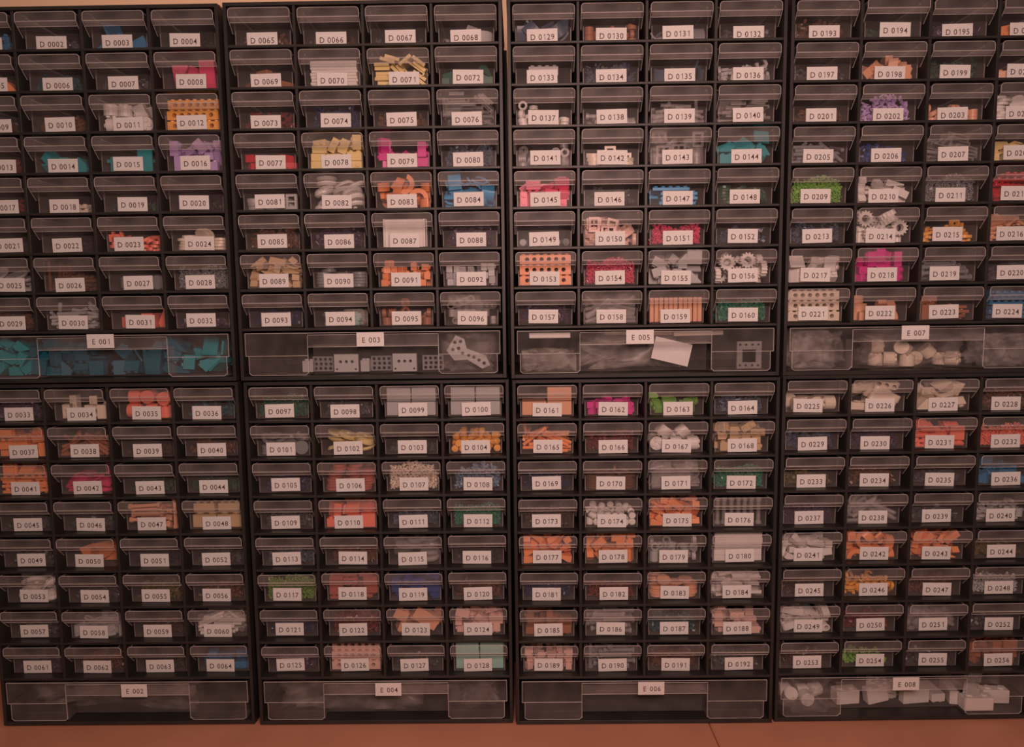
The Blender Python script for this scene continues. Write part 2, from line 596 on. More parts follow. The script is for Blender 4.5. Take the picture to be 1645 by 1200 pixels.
struct(link('floor', b.mesh('floor', [plastic('floor_boards', (0.25, 0.14, 0.09), 0.6, 0.2, 5)])))

M_TABLE = plastic('table_laminate', (0.62, 0.275, 0.17), 0.38, 0.07, 14)
table = link('table', None, None, (0, 0.2, TABLE_Z - 0.75))
tag(table, 'long reddish brown table that carries the eight black cabinets', 'table')
for nm, x0, x1 in (('tabletop', -1.35, 0.0755), ('tabletop', 0.0762, 0.95)):
    b = MB()
    b.box(x0, x1, -0.42, 0.03, 0.725, 0.75)
    link(nm, b.mesh(nm, [M_TABLE], bevel=0.0015), table)
for x in (-1.28, 0.88):
    for y in (-0.36, -0.04):
        b = MB()
        b.prism([(x - .03, y - .03), (x + .03, y - .03), (x + .03, y + .03), (x - .03, y + .03)], 0.0, 0.725)
        link('leg', b.mesh('leg', [M_TABLE]), table)

# ---------------------------------------------------------------- letters and digits for the labels
GLYPH = {}


def glyph(ch):
    if ch == '1' and ch not in GLYPH:
        b = MB()
        b.prism([(.0017, 0), (.0024, 0), (.0024, .0058), (.0017, .0058)], -.00003, .00003)
        b.prism([(.0003, .0044), (.0017, .0058), (.0017, .0050), (.0006, .0040)], -.00003, .00003)
        GLYPH[ch] = (b.mesh('glyph'), .0003, .0024)
    if ch not in GLYPH:
        cu = bpy.data.curves.new('glyph', 'FONT')
        cu.body = ch
        cu.size = 0.0082
        cu.offset = 0.00005
        cu.extrude = 0.00003
        cu.resolution_u = 3
        ob = bpy.data.objects.new('glyph', cu)
        COL.objects.link(ob)
        bpy.context.view_layer.update()
        me = bpy.data.meshes.new_from_object(ob.evaluated_get(bpy.context.evaluated_depsgraph_get()))
        bpy.data.objects.remove(ob)
        xs = [v.co.x for v in me.vertices]
        GLYPH[ch] = (me, min(xs), max(xs))
    return GLYPH[ch]


def label_mesh(text, w, h, tx, tz):
    b = MB()
    b.box(-w / 2, w / 2, -0.0003, 0.0, -h / 2, h / 2, 0)
    adv = {'D': 5.0, 'E': 4.6, ' ': 3.0}
    total = sum(adv.get(c, 4.4) for c in text) * MM
    x = tx - total / 2
    for c in text:
        a = adv.get(c, 4.4) * MM
        if c != ' ':
            me, x0, x1 = glyph(c)
            s = 0.93
            M = Matrix.Translation((x + a / 2, -0.00036, tz)) @ Matrix.Rotation(math.pi / 2, 4, 'X') @ Matrix.Scale(s, 4, (1, 0, 0)) @ Matrix.Translation((-(x0 + x1) / 2, -0.0029, 0))
            b.merge(me, M, 1)
        x += a
    return b.mesh('label', [M_CARD, M_INK])


# ---------------------------------------------------------------- the small drawer, in parts
TH = 0.0011                                  # wall thickness
HW, BW0, BW1 = 0.0322, 0.0296, 0.0306        # half widths: grip, foot and top of the tray
ZT, ZF, ZL, ZB = 0.0367, 0.0272, 0.0231, 0.0180
YL = 0.0035                                  # depth of the finger ledge


def tray_mesh():
    b = MB()
    L_ = 0.138
    zt = ZT - 0.001

    def wall(p0, p1, p2, p3, nrm, mi=0):
        """plate between four corners, thickened along nrm"""
        n_ = Vector(nrm) * TH
        vs = [Vector(p) for p in (p0, p1, p2, p3)]
        vs = vs + [v + n_ for v in vs]
        b.add(vs, [(0, 1, 2, 3), (7, 6, 5, 4), (0, 4, 5, 1), (1, 5, 6, 2), (2, 6, 7, 3), (3, 7, 4, 0)], mi)
    wall((-BW0, REC, 0.0006), (BW0, REC, 0.0006), (BW0 + .0006, REC, ZB), (-BW0 - .0006, REC, ZB), (0, 1, 0))
    for s in (-1, 1):
        wall((s * BW0, REC + TH, 0.0006), (s * BW0, L_, 0.0006), (s * BW1, L_, zt), (s * BW1, REC + TH, zt), (-s, 0, 0))
        b.box(min(s * (BW1 + .0002), s * (BW1 - .0014)), max(s * (BW1 + .0002), s * (BW1 - .0014)), REC + .004, L_, zt, zt + .0008, 1)
        b.box(min(s * (BW0 - .0001), s * (BW0 - .0009)), max(s * (BW0 - .0001), s * (BW0 - .0009)), REC - .0002, REC + .0003, .0012, ZB - .001, 2)
    wall((-BW0, L_, 0.0006), (BW0, L_, 0.0006), (BW1, L_, zt), (-BW1, L_, zt), (0, -1, 0))
    b.box(-BW0 + TH, BW0 - TH, REC + TH, L_ - TH, 0.0004, 0.0004 + TH, 0)
    return b.mesh('drawer', [M_CLEAR, M_RIM, M_LEDGE])


def grip_mesh():
    b = MB()
    R_ = 0.0034
    # front outline from the lower left corner, up and round the corner
    half = [(-HW, ZF)] + [(-HW + R_ - R_ * math.cos(a), ZT - R_ + R_ * math.sin(a)) for a in (0, .4, .8, 1.2, math.pi / 2)]
    full = half + [(-x, z) for x, z in half[::-1]]
    M = Matrix(((1, 0, 0, 0), (0, 0, -1, 0), (0, 1, 0, 0), (0, 0, 0, 1)))
    b.prism(full, -TH, 0.0, 0, M=M)
    # side wings
    for s in (-1, 1):
        prof = [(TH, ZF), (TH, ZT - R_), (REC + .004, ZT - R_), (REC + .004, 0.0145), (REC, ZB - .0035), (YL, ZL)]
        M2 = Matrix(((0, 0, 1, 0), (1, 0, 0, 0), (0, 1, 0, 0), (0, 0, 0, 1)))
        x0, x1 = sorted((s * HW, s * (HW - TH)))
        b.prism(prof, x0, x1, 3, M=M2)
        # rounded shoulder running back
        for (xa, za), (xb, zb) in zip(half[1:-1], half[2:]):
            q = [(xa, za), (xb, zb), (xb + .0004, zb - TH), (xa + TH, za - .0003)]
            q = [(-s * x, z) for x, z in q]
            b.prism(q, -(REC + .004), -TH, 3, M=M)
        # back edge joining the tray
        x0, x1 = sorted((s * (HW - TH), s * (BW1 - .0004)))
        b.box(x0, x1, REC + .003, REC + .004, 0.0145, ZT - R_, 3)
    # ledge and slope under the grip
    for (ya, za), (yb, zb), mi in (((0, ZF), (YL, ZL), 1), ((YL, ZL), (REC, ZB - .0004), 3)):
        vs = [(-HW + TH, ya, za), (HW - TH, ya, za), (HW - TH, yb, zb), (-HW + TH, yb, zb)]
        vs += [(x, y + .0004, z + TH) for x, y, z in vs]
        b.add(vs, [(0, 1, 2, 3), (7, 6, 5, 4), (0, 4, 5, 1), (1, 5, 6, 2), (2, 6, 7, 3), (3, 7, 4, 0)], mi)
    # moulded edges, caught light put into their paler colour
    e = .00042
    pts = [(x, -e * .4, z) for x, z in full]
    b.tube(pts, e, 5, 2)
    b.tube([(-HW, -e * .2, ZF), (HW, -e * .2, ZF)], e, 5, 2)
    b.tube([(-HW + .0006, YL, ZL - .0001), (HW - .0006, YL, ZL - .0001)], e, 5, 2)
    for s in (-1, 1):
        b.tube([(s * HW, 0, ZF), (s * HW, YL, ZL), (s * (HW - .0002), REC, ZB - .0035)], e * .9, 5, 2)
        b.tube([(s * (HW - R_), 0.0, ZT), (s * (HW - R_), REC + .004, ZT)], e * .6, 5, 2)
    return b.mesh('grip', [M_FROST, M_LEDGE, M_RIM, M_CLEAR])


ME_TRAY, ME_GRIP = tray_mesh(), grip_mesh()


# ---------------------------------------------------------------- the wide drawer under each cabinet
def wide_meshes():
    b = MB()
    X, XI, F0, F1 = 0.1392, 0.1362, 0.0, 0.142
    z0, z1, zs = -0.2210, -0.1742, -0.1990
    xa, xb = -0.0710, 0.0720
    M = Matrix(((1, 0, 0, 0), (0, 0, -1, 0), (0, 1, 0, 0), (0, 0, 0, 1)))
    for s, inner in ((-1, xa), (1, xb)):
        def corner(x_out, zb, zt_, r):
            q = [(x_out, zt_), (x_out, zb + r), (x_out - s * r * .3, zb + r * .3), (x_out - s * r, zb), (inner + s * r, zb), (inner + s * r * .3, zb + r * .3), (inner, zb + r), (inner, zt_)]
            return q
        b.prism([(s * X, z1), (s * X, zs), (inner, zs), (inner, z1)], -TH, 0.0, 0, M=M)
        b.prism(corner(s * XI, z0 + .0008, zs, .003), -.0021, -.001, 0, M=M)
        b.tube([(s * X, -.0003, z1), (s * X, -.0003, zs), (inner, -.0003, zs)], .0004, 5, 1)
        b.tube([(inner, -.0003, z1 - .003), (inner, -.0003, z0 + .003)], .00045, 5, 1)
        b.tube([(s * XI, .0006, zs), (s * XI, .0006, z0 + .003), (s * (XI - .003), .0006, z0 + .0008), (inner + s * .003, .0006, z0 + .0008), (inner, .0006, z0 + .004)], .0004, 5, 1)
        b.box(min(inner, inner + s * TH), max(inner, inner + s * TH), .0022, .018, z0 + .0008, zs, 0)
        b.box(min(s * XI, s * (XI - TH)), max(s * XI, s * (XI - TH)), .0022, F1, z0 + .0008, zs, 0)
        b.box(min(s * X, s * (X - TH)), max(s * X, s * (X - TH)), TH, F1, zs, z1, 0)
    b.tube([(-X, 0, z1), (X, 0, z1)], .0005, 5, 1)
    b.box(xa + TH, xb - TH, .017, .0181, z0 + .0008, -0.1890, 0)
    b.box(-XI + TH, XI - TH, .0185, F1 - TH, z0, z0 + TH, 0)
    b.box(-XI + TH, xa - TH, .0025, .0184, z0 + .0003, z0 + TH, 0)
    b.box(xb + TH, XI - TH, .0025, .0184, z0 + .0003, z0 + TH, 0)
    b.box(-X + TH, X - TH, F1 - TH, F1, z0 + .001, z1, 0)
    body = b.mesh('wide_drawer', [M_CLEAR, M_RIM])
    g = MB()
    g.box(xa + .0006, xb - .0006, 0, TH, -0.1895, -0.1765, 0)
    vs = [(xa + .0006, 0, -.1895), (xb - .0006, 0, -.1895), (xb - .0006, .0168, -.1890), (xa + .0006, .0168, -.1890)]
    vs += [(x, y, z + TH) for x, y, z in vs]
    g.add(vs, [(0, 1, 2, 3), (7, 6, 5, 4), (0, 4, 5, 1), (1, 5, 6, 2), (2, 6, 7, 3), (3, 7, 4, 0)], 0)
    g.tube([(xa, -.0003, -.1763), (xb, -.0003, -.1763)], .0004, 5, 1)
    g.tube([(xa, -.0003, -.1895), (xb, -.0003, -.1895)], .0004, 5, 1)
    return body, g.mesh('grip', [M_FROST, M_RIM])


ME_WIDE, ME_WGRIP = wide_meshes()


# ---------------------------------------------------------------- casing, shelves, dividers
def casing_mesh(gap_strip):
    b = MB()
    zb, zt, w = BOT, TOP, 0.0036
    b.box(-HALF, -HALF + w, 0, DEPTH, zb, zt)
    b.box(HALF - w, HALF, 0, DEPTH, zb, zt)
    b.box(-HALF + w, HALF - w, 0, DEPTH, zt - .0036, zt)
    b.box(-HALF + w, HALF - w, 0, DEPTH, zb, zb + .0042)
    b.box(-HALF + w, HALF - w, DEPTH - .003, DEPTH, zb + .0042, zt - .0036, 1)
    if gap_strip:                                # added strip behind one side, hides the lit wall in the gap
        b.box(HALF, HALF + .0030, DEPTH - .004, DEPTH, zb, zt - .008)
    for z in (zb, zt - .0036):                # low locating ribs on foot and top
        b.box(-HALF - .0005, -HALF, .004, DEPTH, z, z + .0036)
        b.box(HALF, HALF + .0005, .004, DEPTH, z, z + .0036)
    return b.mesh('casing', [M_CASE, M_INNER], bevel=0.0005)


def shelf_mesh():
    b = MB()
    b.box(-HALF + .0036, HALF - .0036, 0.0004, DEPTH - .003, -.0014, .0014)
    return b.mesh('shelf', [M_CASE], bevel=0.0004)


def divider_mesh():
    b = MB()
    z1 = TOP - .0036
    b.box(-.0016, .0016, 0.0008, DEPTH - .003, -4 * PZ + .0014, z1)
    return b.mesh('divider', [M_CASE], bevel=0.0004)


ME_CASES, ME_SHELF, ME_DIV = (casing_mesh(True), casing_mesh(False)), shelf_mesh(), divider_mesh()
# how far each paper label sits from the middle of its drawer: across, up (quarters of a millimetre)
LAB = [
    3, -5, -6, -1, -13, 2, -12, 5, 11, 5, 3, 1, 0, 2, 5, 11, 15, -1, 4, 5, 10, 1, -2, 7, 20, 0, 4, -1, -1, 6, 2, 7, 17, -3, -6, -3, 7, 3, -11, 8, 20, 3, -7, 0, -20, 2, 1, 1, 16, 0, -7, -4, 10, 3, -5, 3, 8, 2, -2, 2, 7, 1, -9, 6,
    3, -2, 2, -6, 4, -3, -9, -4, 9, -6, 4, -1, -1, -7, 1, -7, 7, -3, 1, -3, 2, -6, 0, -9, 5, -1, 5, -4, -3, -4, 5, -7, 6, 2, -13, -4, 1, -4, -7, -10, 4, 0, 1, -3, -7, -6, -13, -8, -7, 2, -14, -3, -9, -6, -16, -9, -6, -3, -11, -3, -8, -11, -14, -11,
    -4, -2, 0, -2, 7, 2, -3, 0, 4, -1, -1, 0, 18, 1, 4, 4, -6, -2, 9, 2, 3, 3, -5, 2, 7, 1, 3, 0, 0, 1, -2, 2, -5, 7, -1, -2, -4, -3, -3, 4, -2, 6, 4, 0, 2, 1, 5, 0, -2, 4, -5, 0, 3, 2, 2, 1, 1, 4, -3, 4, 1, 3, 4, -1,
    -12, 3, -7, -3, 9, 2, 5, 1, -12, 0, 1, 0, 2, 2, -1, -1, 1, 7, 6, 1, 5, 1, 7, 1, -7, 1, -8, -2, -2, -2, 4, -2, -9, 2, 6, 2, -9, -4, -4, -4, -13, 4, -3, 1, -11, -2, -2, -4, -12, 4, -6, -2, -4, -4, -5, -4, -13, 6, -3, 0, -14, -5, -8, -5,
    -4, 0, 0, -2, -6, 4, 5, -3, -6, 2, 0, 0, 3, -2, 6, -1, -2, 7, 3, 6, 3, 2, 7, 3, 5, 8, 4, 4, -4, 3, 5, 1, 4, 2, -7, -2, 1, -1, 0, 1, -3, 2, -4, 1, 3, 0, -5, 4, -2, 2, -4, 2, -4, -2, 1, 5, -9, 7, 2, 3, -5, 0, 2, 4,
    1, -1, 6, -1, 6, -5, 4, -2, 3, 3, 7, -3, 2, -3, 5, -1, -4, 6, -4, 3, 1, 0, 5, -1, -6, 4, 1, -2, 8, -2, -3, 1, -4, 5, 7, 3, -7, 0, 3, 3, -8, -6, 10, 0, 0, 0, -5, 0, -1, 1, -4, 4, -1, 2, -2, 2, -2, 3, 5, -2, 7, -5, 10, -1,
    4, -1, 8, 3, -6, 0, -9, 1, -2, -1, -1, -2, -10, 2, -12, 3, 1, -1, 1, -5, -10, -3, -8, -1, -5, 0, -3, -1, -2, 3, -6, 8, -13, 2, -5, -2, -4, 0, -10, 4, 0, 2, -12, -2, -10, 3, -20, 2, -6, 5, -2, 2, -15, 4, -9, 6, -9, 7, -1, 6, -13, 11, -19, 7,
    -20, -3, 8, -7, 2, -8, -7, -5, 3, -7, -7, -5, -6, -3, 3, -4, 2, -4, -1, -5, 2, -6, 10, -4, -1, -3, -3, -4, -2, -2, -1, -3, -2, -4, 9, -2, 0, -2, 8, 3, 8, 0, 12, -1, 11, -2, 9, 0, 7, 1, 7, 1, 2, 3, 20, -4, 7, -2, 11, 0, 12, 0, 20, -1,
]
ETEXT = {0: (-1.0, -180.2), 1: (8.7, -183.9), 2: (-2.1, -181.8), 3: (3.5, -183.8), 4: (-5.9, -181.7), 5: (7.8, -182.7), 6: (-3.3, -180.4), 7: (2.4, -182.2)}
NAMEC = ['E 001', 'E 002', 'E 003', 'E 004', 'E 005', 'E 006', 'E 007', 'E 008']
PULL = {}
rp = random.Random(5)
CAB = []
for ci in range(8):
    ox, oy, oz, yaw = ORIGIN[ci]
    root = link('storage_cabinet', None, None, (ox, oy, oz))
    root.rotation_euler = (0, 0, yaw)
    n0 = ci * 32 + 1
    tag(root, 'black cabinet of clear drawers marked D%04d to D%04d above one marked %s' % (n0, n0 + 31, NAMEC[ci].replace(' ', '')), 'cabinet', 'black drawer cabinets on the table')
    CAB.append(Matrix.Translation((ox, oy, oz)) @ Matrix.Rotation(yaw, 4, 'Z'))
    link('casing', ME_CASES[0 if ci < 4 else 1], root)
    for s in range(1, 9):
        link('shelf', ME_SHELF, root, (0, 0, (4 - s) * PZ))
    for d in (-1, 0, 1):
        link('divider', ME_DIV, root, (d * PX, 0, 0))
    for k in range(32):
        n = n0 + k
        r, c = rc_of(n)
        x, y, z = cell(r, c)
        pull = rp.choice((0, 0, 0.0006, 0.001, -0.0006, -0.0012))
        if n == 194:
            pull = -0.004
        PULL[n] = pull
        dx_ = rp.uniform(-.0005, .0005)
        dr = link('drawer', ME_TRAY, root, (x + dx_, y + pull, z))
        dr['label'] = 'clear drawer marked D %04d' % n
        link('grip', ME_GRIP, dr)
        lx = LAB[2 * (n - 1)] / 4 * MM
        lz = LAB[2 * (n - 1) + 1] / 4 * MM
        lo = link('label', label_mesh('D %04d' % n, .0325, .0150, .0005, -.0008), dr, (max(-.007, min(.007, lx)) - dx_, REC - .0001, .0086 + max(-.0008, min(.0016, lz * .8))))
        lo.rotation_euler = (0, math.radians(rp.uniform(-1.2, 1.2)), 0)
        lo['label'] = 'white paper label reading D %04d' % n
    dr = link('wide_drawer', ME_WIDE, root)
    dr['label'] = 'wide clear drawer marked ' + NAMEC[ci]
    link('grip', ME_WGRIP, dr)
    ex, ez = ETEXT[ci]
    lo = link('label', label_mesh(NAMEC[ci], .0298, .0152, .0008, -.0006), dr, (ex * MM, -.0006, ez * MM))
    lo['label'] = 'white paper label reading ' + NAMEC[ci]

# ---------------------------------------------------------------- loose pieces, one object each
# resting place of every loose piece: x, y, z in tenths of a millimetre, then the turn (w, x, y, z) in hundredths
REST = {
3: [120,109,24,16,69,69,16,-138,99,94,70,6,-6,-70,-203,171,219,57,2,-81,-12],
14: [-157,91,53,0,0,100,10,17,80,80,0,-71,0,-71,41,253,34,1,3,91,42,217,82,80,49,-49,51,-51,-161,96,141,20,64,-65,-36],
23: [-178,69,16,0,-19,-98,0,-196,162,40,34,93,-10,-4,-90,65,44,60,-39,35,-61,74,116,16,0,-41,91,0,178,61,16,46,0,0,-89,-234,66,49,0,71,71,0,-215,84,115,0,-8,100,0,-17,67,34,16,68,70,17,81,69,49,74,0,0,68,187,78,49,0,-43,-90,0,-190,47,82,0,-100,8,0,98,53,108,23,-13,96,-3,234,67,83,71,0,2,71,-210,17,140,71,-71,-2,-2,-110,140,107,74,16,-12,-64,13,66,101,36,60,-62,-36,55,160,109,68,68,-18,-18,154,66,99,17,-68,70,-16,-198,49,175,71,71,0,0,-97,62,133,25,-79,56,5,-33,67,63,16,68,70,17,170,154,129,10,-9,-80,58],
27: [-142,103,69,0,66,-75,0,-186,258,79,57,-52,47,42,23,93,69,0,100,-5,0,-5,256,79,62,-32,-63,34,188,162,79,37,-30,64,60],
35: [-161,80,80,17,-69,17,-69,-153,239,79,42,47,52,-57,36,81,79,44,54,-45,-55,187,81,69,87,0,0,49,-149,102,237,70,-1,71,8,-204,261,235,64,32,61,34,12,80,237,8,-6,70,70,-45,260,202,39,55,-67,-31,199,69,217,45,-45,55,55,197,225,225,5,-81,58,4],
42: [-176,130,14,95,30,-2,-6,-190,276,70,53,-47,-53,-47,163,122,25,89,35,11,27,5,236,41,16,-83,53,-10,181,293,70,67,-22,67,22,-206,132,69,92,38,-1,0,-174,264,155,69,22,21,66,28,218,67,30,18,36,86,-83,326,70,32,63,-32,63,148,81,94,63,35,-3,70,144,295,211,62,-34,-62,-34,-174,80,109,60,40,-4,-69,-18,93,77,71,65,-18,-20],
58: [-181,37,70,58,-41,58,41,-194,176,80,36,23,-83,36,86,41,70,30,64,-30,64,137,73,100,89,-46,-2,3,-95,123,146,9,66,-57,47,-193,261,88,52,37,56,52,-23,53,71,53,-47,53,47,131,184,114,73,4,11,-67,235,100,71,27,-65,-27,-65,-46,173,83,62,-77,-15,-6,-29,294,124,57,-45,-54,-42],
69: [-173,138,40,27,27,65,65,4,94,40,69,69,-16,-16,192,114,40,64,64,31,31,-35,83,138,0,27,96,0],
77: [-192,138,40,24,24,-67,-67,-21,57,40,71,-71,0,0,189,97,40,17,-17,68,-68,-197,95,121,43,-43,56,-56,-193,248,121,71,-71,2,-2,140,106,121,30,30,-64,-64,9,178,77,91,-42,0,0],
82: [-162,114,28,87,0,0,-50,166,113,32,8,-10,99,-8,-27,221,43,13,96,-25,0,171,108,95,21,51,84,-3,-21,232,98,63,-11,-8,-76,151,100,156,22,96,-4,19,-181,224,117,72,-13,-23,64,46,116,178,6,-41,89,-17,-160,117,166,1,-98,-11,-17,-171,114,222,98,3,-17,2,175,224,249,14,85,48,16,-162,222,274,0,57,-82,7,46,117,264,24,-21,-1,95,-163,222,331,5,96,26,1],
90: [-191,92,16,96,0,0,-28,-178,252,16,82,0,0,-57,5,96,17,98,0,0,22,187,80,16,53,0,0,85,-197,83,49,0,-80,60,0,-38,79,49,0,-88,48,0,26,249,49,77,0,0,64,198,80,49,100,0,0,-9,-199,79,82,0,96,-29,0,-24,80,82,79,0,0,61,197,96,82,45,0,0,90,-196,82,115,0,100,2,0,71,104,100,66,-42,35,-51,198,80,115,8,0,0,-100,-197,92,148,0,-4,100,0,-198,259,145,18,3,98,-5,-36,80,115,0,-73,68,0,-26,260,148,61,0,0,80,196,86,148,52,0,0,85,-144,98,181,0,99,-12,0,-199,260,180,13,86,47,13],
95: [-222,53,20,4,0,0,-100,-123,50,20,0,-7,100,0,-9,52,49,52,52,-48,-48,93,53,20,0,-76,66,0,222,51,20,0,19,-98,0,-227,55,61,0,-93,-36,0,-127,50,61,0,19,98,0,-74,169,49,46,13,69,-54,-19,52,148,41,66,-27,58,-51,125,49,68,-58,-40,-20,53,50,90,23,-67,-23,67,224,50,61,0,41,-91,0,-197,87,131,67,-7,70,22,-135,51,131,7,-70,9,-70,-127,148,94,14,32,12,-93,-17,51,246,67,-38,60,23,94,51,90,70,-8,-70,8,54,127,49,37,-51,49,60,68,261,115,10,43,90,9,245,53,131,61,39,-59,-36,176,290,104,59,-26,-21,73,174,110,50,26,-14,69,-66,-253,57,131,52,52,-48,-48],
104: [-238,49,39,27,27,-65,65,-151,52,39,56,-56,43,43,-71,122,39,61,-49,51,-36,13,49,39,35,-68,18,-61,111,58,39,15,-63,32,69,238,67,39,65,65,-27,27,-195,49,104,43,-43,56,56,-85,54,89,32,73,52,32,15,55,117,54,70,-6,46,112,39,117,9,70,9,70,221,48,117,65,1,61,-46,169,117,77,13,-28,-83,46,-223,105,166,30,76,-2,-58,-238,143,96,45,88,-12,6,-160,300,200,88,12,28,36,-45,39,175,51,11,-85,-7,-151,134,97,5,94,-14,-32,62,125,125,1,58,-76,28,-19,195,146,8,89,9,44,-30,289,194,1,55,-52,-65,130,107,160,17,44,83,30,59,236,183,22,76,60,-10,227,103,177,9,-71,12,-69,-143,46,189,88,17,-4,-44],
118: [-191,80,25,0,0,0,100,-23,81,25,0,-100,0,0,139,81,25,0,71,-71,0,-196,25,130,50,-50,-50,-50,-9,82,75,0,-71,-70,0,196,85,75,0,0,-100,0,-191,119,118,64,-29,29,64,36,81,125,100,0,0,0,-5,257,125,0,70,72,0,197,25,180,50,-50,50,50,-30,81,175,2,0,100,0,16,250,175,0,72,70,0,-29,85,225,0,-100,2,-2,186,158,275,0,0,-13,99,-197,64,282,66,26,-26,66,-35,81,275,2,0,100,0,20,254,275,0,-68,73,0,149,79,305,99,13,0,0],
129: [-207,100,14,95,30,0,0,7,75,14,68,22,-22,-67,191,70,58,40,-59,59,-40,-97,166,110,35,-64,-47,-50,27,270,139,2,-72,61,-34,-113,41,129,19,29,52,-78,58,120,131,53,10,-7,84,156,177,119,6,-42,84,-35,-207,107,122,0,0,-74,68,149,14,132,43,-22,-78,-40,39,98,207,40,-89,-9,-20,202,163,205,12,67,-3,-73,-171,125,169,28,-22,-58,-73],
135: [-161,14,71,63,-32,-63,-32,128,85,49,52,38,6,76,-29,111,14,82,26,15,48,188,195,63,54,-82,-11,12,22,161,124,12,75,-53,37,211,143,170,80,17,-57,8,263,122,110,38,-60,4,71],
139: [117,19,19,39,59,39,59,-116,19,45,63,36,54,42,55,56,19,14,-69,14,-69,-116,19,83,63,36,54,42,-34,94,19,69,14,69,14,13,57,57,59,39,59,39,122,19,115,11,81,16,55,-258,188,88,46,28,-45,72,-19,54,193,8,-71,20,-67,56,95,57,14,69,14,69,-78,76,157,12,63,16,75,116,60,133,13,69,15,70,-115,57,95,69,14,69,14,259,299,161,98,-7,1,20,-165,165,130,88,27,25,30,-18,114,145,6,70,5,71,3,166,89,46,-53,46,-54,-9,94,112,39,59,40,59,117,184,123,64,-31,64,-31],
143: [-216,84,20,70,0,0,71,-75,85,20,0,-100,0,0,215,83,20,0,-72,70,0,-217,82,61,0,71,71,0,60,121,73,11,-45,-85,-24,217,83,61,71,0,0,-71,-197,101,102,100,0,0,0,-217,124,153,70,-8,8,70,47,86,99,19,-72,-64,-19,214,84,102,71,0,0,71,-152,20,142,0,0,-71,71,-192,261,136,0,0,-94,34,11,20,155,71,-71,-1,-1,53,259,161,70,11,-11,-70,197,159,143,0,-100,0,0,-197,64,216,0,0,-98,18,-54,107,118,3,-89,-6,-46,196,67,170,25,-97,0,0,-190,62,303,82,57,-4,-3,-60,103,181,46,-2,89,4,217,20,259,50,50,50,-50,-217,169,260,67,-24,24,67,-124,155,270,14,82,5,-56,-36,278,265,0,25,0,-97,197,252,288,19,-98,0,0,143,105,238,24,-93,-26,-7],
148: [-166,81,16,0,-96,-27,0,11,89,17,0,-55,-84,0,83,79,68,10,-42,4,-90,-185,80,49,0,96,-27,0,-22,89,49,60,0,0,80,126,81,68,42,12,-90,-5,-198,82,82,0,63,78,0,-41,92,82,0,-30,96,0,170,79,68,37,-42,-80,20,-197,84,115,59,0,0,80,-22,109,135,9,78,61,10,214,87,68,32,58,-70,-26,-189,79,148,0,88,48,0,-30,93,167,13,-30,94,-5,69,261,134,95,-4,-12,29,216,102,115,70,26,33,57,197,250,169,6,90,-42,-13,-197,92,181,98,0,0,20],
156: [-247,128,89,25,66,25,66,138,91,89,13,63,31,-70,-8,310,90,70,-70,6,6,247,90,149,55,44,-55,-44,184,237,30,28,0,0,96,123,268,215,7,-44,-59,-67,167,251,91,91,0,0,41,-40,42,89,42,42,56,-56,34,179,90,1,-71,11,-70,48,174,229,15,58,-76,-25,-187,249,89,54,-54,-46,-46,247,251,228,68,-18,68,-18,-164,30,220,67,67,-22,22,-28,178,91,36,66,28,60,-143,155,182,36,-84,-26,30,58,30,240,64,-64,30,30,-99,304,245,44,44,56,-56,-112,155,251,25,-31,35,-85],
165: [72,19,19,59,-39,59,-39,-114,19,57,69,-14,69,-14,1,57,19,59,39,59,39,113,94,19,59,-39,59,-39,89,19,147,45,47,70,30,117,77,57,67,-5,70,-22,-44,19,95,69,-14,69,-14,123,19,173,11,82,16,53,-113,198,95,57,-17,68,42,131,87,94,15,-79,-17,-57,110,321,174,70,-14,69,-14,-61,201,95,57,-17,68,42,101,283,146,73,2,68,4,93,108,89,46,15,80,35,32,118,92,5,66,43,61,-227,274,157,24,13,12,-96,199,189,136,57,-59,53,20,-258,180,114,77,61,-13,16,-123,321,181,69,31,46,46,-79,191,150,67,-41,51,-35,30,124,130,61,-44,66,-4,-209,161,193,12,22,72,-64,-138,20,187,18,-44,9,-88,-117,215,172,32,54,38,68,-81,152,132,66,3,70,25,31,144,163,37,-77,16,-50],
171: [-137,69,70,63,-32,63,32,23,94,71,43,-56,43,56,196,100,40,0,0,97,-25,167,270,15,67,22,22,67,-192,14,100,89,-46,0,0,-263,174,100,32,63,63,32,184,77,151,17,-69,-71,2,36,245,73,22,-67,-66,24,207,100,69,0,0,25,97,-73,90,211,6,-70,-6,-70,-143,173,144,10,13,87,-47,74,73,175,27,-64,70,-13,-10,258,158,73,-10,57,36,73,107,212,7,2,-20,-98,-160,169,174,5,-11,48,87,8,256,289,49,-63,59,-10,197,208,233,4,-18,-39,-90,60,326,198,17,33,-42,83,-206,101,254,10,4,97,-22,-175,265,231,64,27,-28,-67,-187,77,302,70,12,1,71,192,83,253,0,-16,-2,-99],
178: [-169,216,57,100,0,0,-2,29,161,40,54,54,-45,-45,-27,294,75,18,-1,-98,-8,213,68,80,36,-61,-36,-61,222,221,57,0,-78,-63,0,-237,93,86,30,-64,64,30,87,89,121,22,-21,71,-64,94,241,126,74,-64,15,11,214,86,218,69,0,0,-72,-51,40,80,71,0,71,0,-213,187,216,67,-24,67,-24,114,84,202,48,53,48,51,108,227,206,75,-64,12,14,221,101,315,50,50,-50,-50,-99,126,83,30,-4,95,2,-66,285,243,31,-88,12,35,83,44,297,100,5,0,0,-137,40,208,34,0,94,0,-103,139,248,57,-56,42,43],
